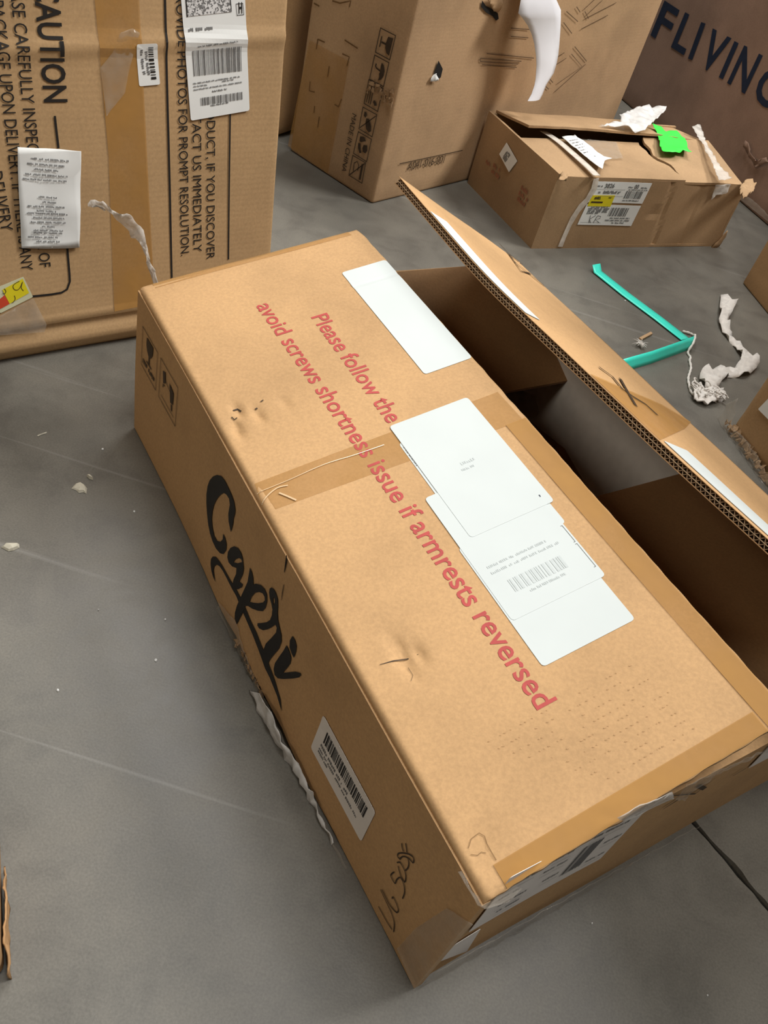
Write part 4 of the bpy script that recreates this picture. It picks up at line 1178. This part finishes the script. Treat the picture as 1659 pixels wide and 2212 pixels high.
for i in range(nn):
    t = i / (nn - 1)
    off = -0.066 * max(0, 1 - i / 3.0) ** 1.3 + 0.02 * t * t - 0.012 * math.sin(t * 5)
    for k in range(6):
        s = k / 5
        u = pl_[i][0] * (1 - s) + pr_[i][0] * s
        v = pl_[i][1] * (1 - s) + pr_[i][1] * s
        h = off + 0.006 * math.sin(s * math.pi) * (1 - 0.4 * t) + 0.008 * s
        q_ = Fp.O + Fp.eu * u + Fp.ev * v + Fp.n * h
        V += [q_, q_ - Fp.n * 0.0004]
for i in range(nn - 1):
    for k in range(5):
        a, b = (i * 6 + k) * 2, ((i + 1) * 6 + k) * 2
        Fc += [(a, b, b + 2, a + 2), (a + 1, a + 3, b + 3, b + 1)]
    for k in (0, 5):
        a, b = (i * 6 + k) * 2, ((i + 1) * 6 + k) * 2
        Fc.append((a, a + 1, b + 1, b) if k == 0 else (a, b, b + 1, a + 1))
sheet = obj('torn_paper_sheet', V, Fc, SHEETP, None, True, base=tuple(Fp.at(pl_[-1][0], pl_[-1][1])))
tag(sheet, 'torn white paper sheet curling down from the face of the tall pictogram carton', 'paper')

# ------------------------------------------------------------------ dark carton with FLIVING lettering
FF = FR['fl']
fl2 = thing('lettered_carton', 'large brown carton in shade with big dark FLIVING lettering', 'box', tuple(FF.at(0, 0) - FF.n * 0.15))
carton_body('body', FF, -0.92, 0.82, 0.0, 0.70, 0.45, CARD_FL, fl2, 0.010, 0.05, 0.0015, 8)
FLB = [(-0.7946,0.238),(-0.6597,0.2432),(-0.5439,0.2471),(-0.6265,0.3988),(-0.358,0.2552),(-0.309,0.2562),(-0.1589,0.254)]
def letter(ch, p0, p1, top, sc=1.0):
    a, b = p0, p1
    cap = top[1] - (a[1] + b[1]) / 2
    text('letter', 'fl', ch, a, b, abs(cap), INK_BLUE, fl2, 0.022, 0.0013)
LF = [(-0.7977,0.2369),(-0.6958,0.237),(-0.794,0.3424)]
LL_ = [(-0.6606,0.2441),(-0.5766,0.2464),(-0.6411,0.3482)]
LI = [(-0.5494,0.2464),(-0.5253,0.2495),(-0.5245,0.3508)]
LV = [(-0.4904,0.2481),(-0.3843,0.2531),(-0.4367,0.3541)]
LI2 = [(-0.3651,0.2544),(-0.3427,0.2557),(-0.3406,0.3558)]
LN_ = [(-0.3167,0.255),(-0.22,0.2585),(-0.2525,0.3616)]
LG = [(-0.187,0.2589),(-0.0817,0.2625),(-0.148,0.3555)]
for ch, q_ in zip('FLIVING', (LF, LL_, LI, LV, LI2, LN_, LG)):
    (u0, v0), (u1, v1), (ut, vt) = q_
    letter(ch, (u0, v0), (u1, v1), (ut, vt))
crumple('torn_patch', 'fl', [(-0.1163,0.1541),(-0.0944,0.1557),(-0.0687,0.1378),(-0.0318,0.1277),(-0.0013,0.1525),(0.022,0.1475),(-0.0179,0.1126),(-0.0647,0.1233),(-0.1056,0.1373)], CARD_FL, fl2, 0.004, 0.008, 0.015, 55, label='ripped dent in the lower face')
crumple('plastic_film', 'fl', [(-0.0466,0.0106),(0.0549,0.013),(0.1557,0.016),(0.2029,0.0113),(0.1889,0.0264),(0.0605,0.0343),(-0.0382,0.0304)], PLASTIC_C, fl2, 0.006, 0.005, 0.012, 56)

# ------------------------------------------------------------------ small battered carton
FS, FSL, FST = FR['smF'], FR['smL'], FR['smT']
SL, SD, SH = 0.655, 0.345, 0.187
small = thing('battered_carton', 'small battered carton split open on top with green tag and yellow-marked labels', 'box', tuple(FS.at(0.33, 0) - FS.n * 0.18))
def smf(u, v):
    return 0.003 * noise.noise(Vector((u * 5, v * 6, 61))) - 0.004 * math.exp(-((u - 0.405 + 0.18 * v) / 0.006) ** 2) - 0.003 * math.exp(-((u - 0.50 + 0.1 * v) / 0.005) ** 2) - 0.006 * math.exp(-((u - 0.355) / 0.02) ** 2 - ((v - 0.10) / 0.008) ** 2)
FS.hf = smf
panel('front_wall', FS, 0.0, SL, 0.0, SH, 0.007, CARD_SM, small, 60, 12, smf, lambda u, v, s, t: (u - 0.02 * t * s, v - (0.006 * s if t == 1 else 0)))
panel('end_wall', FSL, 0.0, SD, 0.0, SH + 0.006, 0.007, CARD_SM, small, 12, 8, lambda u, v: 0.002 * noise.noise(Vector((u * 6, v * 6, 63))))
Fsr = Frame(FS.at(SL, 0), -FS.n, (0, 0, 1)); Fsb = Frame(FS.at(SL, 0) - FS.n * SD, -FS.eu, (0, 0, 1))
panel('end_wall', Fsr, 0, SD, 0.0, SH - 0.012, 0.007, CARD_SM, small, 10, 6, lambda u, v: -0.015 * v / SH + 0.004 * noise.noise(Vector((u * 9, v * 9, 2))))
panel('back_wall', Fsb, 0, SL, 0.0, SH + 0.003, 0.007, CARD_SM, small, 10, 6)
pts = [FS.at(0.004, 0) , FS.at(SL - 0.004, 0), FS.at(SL - 0.004, 0) - FS.n * SD, FS.at(0.004, 0) - FS.n * SD]
mbt = MB(); mbt.prism([Vector((p.x, p.y, 0.001)) for p in pts], [Vector((p.x, p.y, 0.008)) for p in pts]); mbt.build('bottom', CARD_SM, small)
# front flap, split by a crack: left piece nearly flat, right piece lifted
def ff_left(u, v):
    return -0.005 + 0.010 * (v / 0.2) * (0.3 + 0.7 * u / 0.45) + 0.002 * noise.noise(Vector((u * 6, v * 6, 66)))
def ff_right(u, v):
    return -0.010 + 0.026 * (v / 0.2) + 0.003 * noise.noise(Vector((u * 7, v * 7, 67)))
CR0, CR1 = [(0.363,-0.0284),(0.4165,0.1934)]
def crack(v):
    t = v / 0.2
    return 0.405 + 0.012 * math.sin(v * 38) + 0.006 * math.sin(v * 90 + 1) - 0.02 * t
panel('top_flap', FST, 0.0, 0.40, 0.0, 0.195, 0.006, CARD_SM, small, 24, 14, ff_left,
      lambda u, v, s, t: (u + (crack(v) - 0.40) * (1 if s == 1 else 0) , v), label='front top flap, left of the crack')
panel('top_flap', FST, 0.41, SL, 0.0, 0.205, 0.006, CARD_SM, small, 16, 14, ff_right,
      lambda u, v, s, t: (u + (crack(v) + 0.0035 + 0.008 * t - 0.41) * (1 if s == 0 else 0) - 0.03 * (1 - t) * s, v), label='front top flap, right of the crack')
# back flap propped up
def bf(u, v):
    return 0.003 + 0.030 * ((SD - v) / 0.175) + 0.004 * noise.noise(Vector((u * 6, v * 7, 68))) - 0.012 * max(0, (u - 0.45) / 0.2)
bflap = panel('top_flap', FST, 0.022, SL - 0.01, 0.197, SD, 0.006, CARD_SM, small, 40, 12, bf,
      lambda u, v, s, t: (u, v + (0.006 * noise.noise(Vector((u * 18, 1, 8))) + 0.03 * max(0, s - 0.8) if t == 0 else 0)), label='back top flap propped open')
# side minor flap folded under
panel('inner_flap', FST, 0.008, 0.11, 0.012, SD - 0.012, 0.006, CARD_IN, small, 4, 8, lambda u, v: -0.045 - 0.35 * (u - 0.01))
# crushed corner tufts
for nm, pts_ in (('crushed_corner', [(0.5813,-0.0276),(0.6338,0.0059),(0.6648,-0.0029),(0.6025,-0.0569),(0.5248,-0.0992),(0.5414,-0.0669)]), ('crushed_corner', [(-0.0225,-0.0297),(0.0201,0.014),(0.0119,-0.0188),(-0.0064,-0.0379)]), ):
    crumple(nm, 'smT', pts_, CARD_SM, small, -0.006, 0.010, 0.006, 71 + len(pts_), 0.002, 90)
crumple('crushed_corner', 'smF', [(SL - 0.03, 0.0), (SL + 0.004, 0.0), (SL + 0.008, 0.03), (SL + 0.002, 0.05), (SL - 0.012, 0.02)], CARD_SM, small, 0.001, 0.008, 0.010, 75, 0.003, 40)
# labels and straps on the front wall
lq = [(0.1157,0.0652),(0.2955,0.0618),(0.299,0.1785),(0.1219,0.1787)]
LQ = patch('shipping_label', 'smF', [lq[0], lq[1], lerp2(lq, 1, .48), lerp2(lq, 0, .48)], PAPER, small, 0.0014, 0.001, 0.0004, label='lower white label with barcode and initials')
LU = patch('shipping_label', 'smF', [lerp2(lq, 0, .53), lerp2(lq, 1, .53), lq[2], lq[3]], PAPER, small, 0.0014, 0.001, 0.0004, label='upper white label with printed numbers')
YL = patch('shipping_label', 'smF', [lerp2(lq, .02, .44), lerp2(lq, .44, .44), lerp2(lq, .43, .70), lerp2(lq, .02, .69)], YELLOW, small, 0.0019, 0.001, 0.0004, label='yellow highlighted strip')
G = lambda s, t: lerp2(lq, s, t)
text('print', 'smF', '3826', G(.17, .86), G(.34, .87), 0.0105, INK_GREY, LU, 0.03, 0.0019)
text('print', 'smF', '00', G(.71, .86), G(.785, .865), 0.0105, INK_GREY, LU, 0.03, 0.0019)
shapes('print', 'smF', dashes(G(.04, .88), G(.13, .88), 0.004, 1) + dashes(G(.60, .875), G(.68, .875), 0.004, 2) + dashes(G(.83, .87), G(.97, .87), 0.004, 3) + dashes(G(.10, .735), G(.14, .735), 0.005, 4) + dashes(G(.19, .76), G(.50, .76), 0.005, 5) + dashes(G(.19, .73), G(.48, .73), 0.005, 6)
       + stroke_polys([G(.03, .83), G(.56, .83)], 0.0006) + stroke_polys([G(.03, .68), G(.58, .68)], 0.0006) + dashes(G(.62, .825), G(.97, .825), 0.003, 7) + bars(G(.60, .64), G(.92, .64), Vector(G(.60, .81)) - Vector(G(.60, .64)), 9, unit=0.0014) + dashes(G(.60, .575), G(.90, .575), 0.004, 8), INK_GREY, LU, 0.0019)
shapes('print', 'smF', bars(G(.47, .22), G(.80, .22), Vector(G(.47, .42)) - Vector(G(.47, .22)), 10, unit=0.0014) + dashes(G(.10, .40), G(.40, .41), 0.004, 11) + dashes(G(.06, .36), G(.44, .37), 0.0045, 12) + dashes(G(.07, .325), G(.43, .33), 0.0045, 13) + dashes(G(.07, .29), G(.43, .295), 0.0045, 14) + dashes(G(.07, .255), G(.28, .26), 0.0045, 15)
       + dashes(G(.53, .155), G(.90, .16), 0.004, 16) + dashes(G(.46, .10), G(.92, .105), 0.004, 17) + dashes(G(.60, .045), G(.85, .05), 0.004, 18) + stroke_polys([G(.03, .06), G(.40, .06)], 0.0006), INK_GREY, LQ, 0.0019)
kr = stroke_polys([G(.155, .23), G(.185, .05)], 0.0014) + stroke_polys([G(.25, .23), G(.17, .14), G(.215, .05)], 0.0014) + stroke_polys([G(.285, .22), G(.265, .05)], 0.0014) + stroke_polys([G(.285, .22), G(.35, .21), G(.35, .16), G(.28, .13), G(.37, .06)], 0.0014)
shapes('pen_initials', 'smF', kr, INK, LQ, 0.0021)
shapes('print', 'smF', [[G(.05, .52), G(.26, .52), G(.26, .555), G(.05, .555)]] + dashes(G(.08, .63), G(.18, .635), 0.004, 20) + dashes(G(.33, .63), G(.40, .63), 0.004, 21) + dashes(G(.08, .60), G(.20, .60), 0.004, 22), INK_BROWN, YL, 0.0024)
patch('strap', 'smF', [(0.1062,0.1841),(0.122,0.1868),(0.1291,0.159),(0.1198,0.1254),(0.1056,0.101),(0.0972,0.0639),(0.0951,0.0311),(0.0952,0.0054),(0.0804,0.0056),(0.0821,0.0401),(0.0849,0.0837),(0.0945,0.1178),(0.1064,0.1348),(0.1107,0.1609)], STRAP_W, small, 0.0022, 0, 0.0008, label='white strap down the front wall')
sp_t = [(0.095,0.2247),(0.1067,0.1682),(0.1068,0.0923),(0.1051,0.0314),(0.1005,-0.0138)]
ribbon('strap', [FST.at(u, v, 0.006) for u, v in smooth_line(sp_t, 4)], 0.022, tuple(FST.eu), STRAP_W, small, 0.0008)
# receipt and papers on the front flap
FR['smT'].hf = lambda u, v: ff_left(u, v) if u < 0.405 else ff_right(u, v)
crumple('receipt', 'smT', [(0.1219,0.1801),(0.1763,0.1989),(0.1855,0.0787),(0.2064,0.0703),(0.1717,0.0554),(0.1294,0.0067),(0.1245,0.0303)], PAPER, small, 0.010, 0.003, 0.012, 81, 0.0004, 40, label='white receipt taped on the front flap')
rq2 = [(0.1297,0.0499),(0.1685,0.0675),(0.1705,0.1904),(0.1245,0.1752)]
shapes('print', 'smT', sum([dashes(lerp2(rq2, .1, .12 + .1 * k), lerp2(rq2, .85, .12 + .1 * k), 0.004, 90 + k) for k in range(8)], []), INK_GREY, small, 0.0145)
crumple('tape', 'smT', [(0.1777,0.1964),(0.3119,0.1886),(0.2639,0.0923),(0.1855,0.0787)], PLASTIC_C, small, 0.0035, 0.0012, 0.012, 83, 0.0002)
# green tag and white torn film over the split
gt = crumple('green_tag', 'smT', [(0.4904,0.2751),(0.5171,0.2606),(0.5196,0.2377),(0.5553,0.2473),(0.5433,0.1776),(0.4975,0.1026),(0.4744,0.1115),(0.443,0.0958),(0.3954,0.1),(0.4177,0.1444),(0.4576,0.203)], GREEN, small, 0.019, 0.008, 0.010, 85, 0.0005, 24, label='bright green paper tag')
wf = crumple('plastic_film', 'smT', [(0.2563,0.21),(0.3561,0.2485),(0.381,0.2913),(0.5068,0.3545),(0.6246,0.3793),(0.5826,0.3337),(0.4892,0.2691),(0.4449,0.2299),(0.395,0.1913),(0.3313,0.1932),(0.299,0.2145)], PLASTIC_W, small, 0.030, 0.012, 0.010, 87, 0.0006, 26, label='white plastic film poking out of the split')
crumple('plastic_film', 'smT', [(0.2359,0.2187),(0.3033,0.2426),(0.3606,0.2546),(0.3601,0.2209),(0.3119,0.1995),(0.2585,0.2021)], PLASTIC_C, small, 0.018, 0.008, 0.010, 88, 0.0004, 30)
# clear tape strap over the right end
crumple('tape', 'smT', [(0.6369,0.2679),(0.6846,0.2851),(0.6159,0.1758),(0.5556,0.0431),(0.5477,-0.0191),(0.4886,-0.0321),(0.5301,0.0415),(0.5911,0.1595)], PLASTIC_M, small, 0.012, 0.005, 0.009, 91, 0.0004, 50, sag=lambda u, v: 0.010 * v / 0.2, label='shiny twisted tape over the right end')
crumple('tape', 'smF', [(0.5193,0.1802),(0.5716,0.1841),(0.5759,0.1584),(0.5401,0.1526),(0.5302,0.1394)], PLASTIC_M, small, 0.002, 0.004, 0.008, 92, 0.0004, 60)
# sticker and faded print on the left end
st = [(0.1018,0.1267),(0.1164,0.1632),(0.1818,0.1463),(0.1642,0.1092)]
stk = patch('barcode_label', 'smL', st, PAPER, small, 0.0026, 0.001, 0.0004, label='white sticker on the left end')
shapes('print', 'smL', sum([dashes(lerp2(st, .12, .35 + .1 * k), lerp2(st, .8, .35 + .1 * k), 0.006, 95 + k) for k in range(3)], []), INK_GREY, stk, 0.0032)
fp = []
for k, ((x_, y_), w_) in enumerate(zip([(0.231,0.0694),(0.2289,0.083),(0.2303,0.0983),(0.0914,0.0739),(0.0917,0.089),(0.0558,0.0818)], (0.040, 0.044, 0.030, 0.040, 0.035, 0.03))):
    fp += dashes((x_, y_), (x_ + w_, y_), 0.010, 300 + k)
shapes('faded_print', 'smL', fp, INK_REDDARK, small, 0.0024)

# ------------------------------------------------------------------ cartons at the right edge of the frame
FRm, FRl = FR['rm'], FR['rl']
rm = thing('edge_carton', 'plain brown carton corner at the right frame edge above the white rag', 'box', tuple(FRm.at(0.3, 0) - FRm.n * 0.12))
carton_body('body', FRm, 0, 0.60, 0.0, 0.86, 0.24, CARD_R, rm, 0.006, 0.04, 0.002, 12)
rl = thing('torn_carton', 'brown carton with a ripped bottom edge and white label at the right frame edge', 'box', tuple(FRl.at(0.4, 0) - FRl.n * 0.15))
def rl_bottom(x, y, w):
    ex = 0.0
    if w < 0.06 and y < 0.03:
        ex = 0.012 * (1 - y / 0.03) * (0.4 + 0.6 * math.sin(x * 22 + 0.6))
    return y, ex
carton_body('body', FRl, 0.012, 1.15, 0.0, 1.06, 0.40, CARD_R, rl, 0.025, 0.025, 0.003, 14, rl_bottom)
patch('shipping_label', 'rl', [(0.0521,0.081),(0.0614,0.1272),(0.1364,0.1329),(0.1325,0.0901)], PAPER, rl, 0.002, 0.003, 0.0004)
mt = MB()
rnd = random.Random(77)
for k in range(60):
    u = 0.004 + 0.25 * k / 60
    w = rnd.uniform(0.005, 0.010)
    z0 = rnd.uniform(0.002, 0.014)
    p = [(u, z0, 0.004 + rnd.uniform(0, .01)), (u + w, z0, 0.004 + rnd.uniform(0, .01)), (u + w, z0 + rnd.uniform(.004, .014), rnd.uniform(0.002, .010)), (u, z0 + rnd.uniform(.004, .014), rnd.uniform(0.002, .010))]
    Pq = [FRl.O + FRl.eu * a + FRl.ev * b + FRl.n * c for a, b, c in p]
    mt.prism(Pq, [q_ + FRl.n * 0.001 for q_ in Pq])
mt.build('torn_flutes', TORN, rl)
crumple('plastic_film', 'rl', [(-0.012, 0.001), (-0.008, 0.05), (0.006, 0.07), (0.03, 0.02), (0.10, 0.03), (0.2, 0.018), (0.3, 0.02), (0.3, 0.001)], PLASTIC_C, rl, 0.010, 0.008, 0.010, 78)

# carton just entering at the lower left edge
FLe = FR['lf']
lf = thing('side_carton', 'sliver of a worn carton with a ragged bottom edge at the lower left frame edge', 'box', tuple(FLe.at(0.1, 0) - FLe.n * 0.1))
carton_body('body', FLe, 0.0, 0.17, 0.0, 0.16, 0.22, CARD_R, lf, 0.008, 0.02, 0.003, 21)
crumple('torn_liner', 'lf', [(-0.004, 0.001), (0.06, 0.001), (0.10, 0.006), (0.07, 0.03), (0.02, 0.04), (-0.004, 0.02)], CARD_IN, lf, 0.002, 0.003, 0.007, 22, 0.0015, 60)

# ------------------------------------------------------------------ litter on the floor
FG = FR['floor']
# teal strapping: one run lying flat, then folded and standing on edge
sA = [(0.3133,2.0272),(0.3222,2.0151),(0.3949,1.9443),(0.4755,1.875),(0.5391,1.816)]
sB = [(0.551,1.7875),(0.5017,1.7235),(0.4483,1.6606),(0.4006,1.6081),(0.3449,1.545)]
ddir = (Vector(sA[-1]) - Vector(sA[1])).normalized()
wdir = Vector((-ddir.y, ddir.x, 0))
pts = [Vector((p[0], p[1], 0.004)) for p in sA]
pts[0].z = 0.016
pts[1].z = 0.004
bdir = (Vector(sB[-1]) - Vector(sB[0])).normalized()
pb = [Vector((p[0], p[1], 0.0155 + (0.002 if i == 1 else 0))) for i, p in enumerate(sB)]
allp, ups = [], []
for i, p in enumerate(pts):
    allp.append(p); ups.append(tuple(wdir))
allp.append(Vector((sB[0][0] - 0.004, sB[0][1] + 0.014, 0.010))); ups.append(tuple((wdir * 0.6 + Vector((0, 0, -0.6))).normalized()))
side = Vector((-bdir.y, bdir.x, 0))
for i, p in enumerate(pb):
    allp.append(p); ups.append(tuple((Vector((0, 0, -1)) - side * (-0.35)).normalized()))
teal = ribbon('packing_strap', allp, 0.029, ups, TEAL, None, 0.0009, base=(sA[2][0], sA[2][1], 0))
tag(teal, 'folded teal plastic packing strap lying on the floor', 'strap')

def floor_line(pts, z):
    return [Vector((p[0], p[1], z)) for p in pts]
# crumpled white cloth strip
RG = [(0.6712,2.1012),(0.6507,2.0094),(0.6428,1.9461),(0.6527,1.9006),(0.6723,1.8647),(0.6847,1.8299),(0.6907,1.8026),(0.6724,1.7559),(0.6435,1.7295),(0.6186,1.719),(0.5945,1.6879),(0.5837,1.6573),(0.5901,1.6296),(0.5993,1.6149),(0.5792,1.5966),(0.5549,1.5867)]
rg3 = smooth_line([(p[0], p[1], 0.010 + 0.006 * math.sin(i * 1.3)) for i, p in enumerate(RG)], 4)
wd = []
for i in range(len(rg3)):
    t = i / (len(rg3) - 1)
    base_w = [0.044, 0.030, 0.024, 0.020, 0.022, 0.026, 0.044, 0.036, 0.030, 0.042, 0.048, 0.046, 0.042, 0.040, 0.036, 0.030]
    x = t * 15; k = min(14, int(x)); wd.append(base_w[k] * (1 - x + k) + base_w[k + 1] * (x - k))
ups = []
for i in range(len(rg3)):
    a, b = Vector(rg3[max(0, i - 1)]), Vector(rg3[min(len(rg3) - 1, i + 1)])
    d_ = (b - a).normalized()
    ups.append(tuple((Vector((-d_.y, d_.x, 0)) + Vector((0, 0, 0.35 * math.sin(i * 0.9)))).normalized()))
rag = thing('cloth_strip', 'crumpled white cloth strip with frayed end on the floor beside the teal strap', 'cloth', (RG[8][0], RG[8][1], 0))
ribbon('cloth', rg3, wd, ups, CLOTH, rag, 0.0020, wav=0.0045)
fr_ = MB()
rnd = random.Random(8)
cx = Vector((RG[14][0], RG[14][1], 0.006))
for k in range(46):
    a0 = rnd.uniform(0, 6.28)
    st_ = cx + Vector((rnd.uniform(-.035, .025), rnd.uniform(-.012, .02), rnd.uniform(0, .012)))
    p2 = st_ + Vector((math.cos(a0), math.sin(a0), rnd.uniform(-.1, .5))) * rnd.uniform(.008, .018)
    p3 = p2 + Vector((rnd.uniform(-1, 1), rnd.uniform(-1, 1), -0.3)) * 0.010
    for p in (p2, p3): p.z = max(p.z, 0.0022)
    tube(fr_, smooth_line([tuple(st_), tuple(p2), tuple(p3)], 3), rnd.uniform(0.0010, 0.0022), 5)
fr_.build('frayed_end', CLOTH, rag, True)
crumple('cloth_fold', 'floor', [(0.5385,1.5706),(0.5467,1.6053),(0.5834,1.624),(0.6112,1.6324),(0.5991,1.5864),(0.5723,1.5579),(0.553,1.5577)], CLOTH, rag, 0.003, 0.013, 0.006, 97, 0.0015, 70)
# string from the strap corner to the cloth
STR = [(0.5352,1.8503),(0.5501,1.8507),(0.5614,1.849),(0.556,1.8157),(0.5493,1.7783),(0.5427,1.7579),(0.5483,1.7411),(0.5451,1.7233),(0.5468,1.6969),(0.5422,1.6711),(0.5376,1.6459),(0.538,1.6167),(0.5419,1.5937),(0.5495,1.5837)]
stp = smooth_line([(p[0], p[1], 0.003 + (0.016 if 2 < i < 5 else 0.001 * (i % 2))) for i, p in enumerate(STR)], 5)
m = MB(); tube(m, stp, [0.0022 + 0.0012 * math.sin(i * 2.1) ** 2 for i in range(len(stp))], 6)
string = m.build('frayed_string', CLOTH, None, True, base=(STR[7][0], STR[7][1], 0))
tag(string, 'thin twisted white string trailing from the teal strap corner', 'string')
# scrap of card and a tuft of lint
sc_ = [(0.427,1.7519),(0.4554,1.7967),(0.4598,1.7908),(0.4324,1.7469)]
m = MB(); m.prism([(x, y, 0.0008) for x, y in ccw(sc_)], [(x, y, 0.005) for x, y in ccw(sc_)])
scrap = m.build('card_scrap', CARD_TALL, None, base=(sc_[0][0], sc_[0][1], 0)); tag(scrap, 'tiny tan cardboard scrap inside the bend of the teal strap', 'scrap')
m = MB(); rnd = random.Random(4)
lc = Vector((*[(0.4278,1.7215)][0], 0.004))
for k in range(40):
    a0 = rnd.uniform(0, 6.28)
    r0 = rnd.uniform(0.002, 0.020)
    p1_ = lc + Vector((math.cos(a0) * r0, math.sin(a0) * r0, rnd.uniform(0, .006)))
    tube(m, [tuple(lc + Vector((rnd.uniform(-.006, .006), rnd.uniform(-.006, .006), rnd.uniform(0, .005)))), tuple((lc + p1_) * 0.5 + Vector((0, 0, .004))), tuple(p1_)], rnd.uniform(0.0005, 0.0010), 4)
lint = m.build('lint_tuft', CLOTH, None, True, base=tuple(lc)); tag(lint, 'small grey-white tuft of lint inside the bend of the teal strap', 'lint')

def bit(name, poly, label, h=0.003, mat=CLOTH, seed=0, group=None):
    rnd = random.Random(seed)
    c = sum((Vector(p) for p in poly), Vector((0, 0))) / len(poly)
    lo = ccw([tuple(p) for p in poly])
    m = MB()
    n = len(lo)
    V = [(x, y, 0.0006) for x, y in lo] + [tuple((c + (Vector(p) - c) * 0.75).to_3d() + Vector((0, 0, h * rnd.uniform(.6, 1.2)))) for p in lo] + [(c.x, c.y, h * 1.3)]
    Fc = [tuple(range(n - 1, -1, -1))] + [(i, (i + 1) % n, n + (i + 1) % n, n + i) for i in range(n)] + [(n + i, n + (i + 1) % n, 2 * n) for i in range(n)]
    o = obj(name, V, Fc, mat, None, base=(c.x, c.y, 0))
    return tag(o, label, 'scrap', group)
ZB = (0, 900, 0.30139)
CREAM = plain('cream_scrap', (0.55, 0.52, 0.42), 0.8, 0.1, 90)
bit('paper_crumb', [(-0.436,0.7997),(-0.4355,0.8104),(-0.4312,0.8167),(-0.4238,0.8145),(-0.4172,0.8097),(-0.4131,0.7991),(-0.4177,0.8),(-0.423,0.7959),(-0.4289,0.7994)], 'ragged cream paper flake on the floor left of the script logo', 0.004, CREAM, 1)
bit('paper_crumb', [(-0.429,0.8314),(-0.4271,0.8363),(-0.4194,0.8329),(-0.4176,0.8279),(-0.4232,0.8284)], 'small cream crumb just above the ragged paper flake', 0.005, CREAM, 2)
bit('paper_crumb', [(-0.4642,0.6638),(-0.463,0.6708),(-0.4471,0.678),(-0.4436,0.6725),(-0.4482,0.6651),(-0.4529,0.6614)], 'elongated cream flake at the left frame edge', 0.005, CREAM, 3)
bit('paper_crumb', [(-0.5307,0.8794),(-0.522,0.8933),(-0.5219,0.8898),(-0.5284,0.8792)], 'thin pale sliver on the floor below the CAUTION carton', 0.002, CREAM, 4)
SPECK = ['tiny white speck on the floor just below the far-left corner of the open carton', 'tiny white speck on the floor level with the middle of the script logo', 'brighter white speck on the floor left of the torn film at the carton foot',
         'tiny white speck on the floor far left, below the elongated cream flake', 'pale speck on the floor close beside the top of the script logo', 'white dot on the floor left of the long run of teal strap',
         'white speck on the dark floor at the bottom right', 'tiny speck on the floor under the near end wall of the open carton', 'faint pale dot on the floor between the cream flakes and the script logo']
for k, (x_, y_) in enumerate([(-0.4343,0.8948),(-0.2256,0.6351),(-0.2117,0.5735),(-0.2981,0.4947),(-0.3392,0.7946),(0.3949,1.9156),(0.4898,0.3889),(0.3584,0.4253),(-0.3076,0.618)]):
    r0 = (0.0028, 0.002, 0.003, 0.0028, 0.0022, 0.0032, 0.0016, 0.0016, 0.0015)[k]
    r0 *= 0.7
    bit('white_speck', [(x_ + r0 * math.cos(a0) * random.uniform(.7, 1.2), y_ + r0 * math.sin(a0) * random.uniform(.7, 1.2)) for a0 in (0, 1.05, 2.1, 3.14, 4.2, 5.2)],
        SPECK[k], 0.002, PAPER, k + 10, 'white specks on the floor')
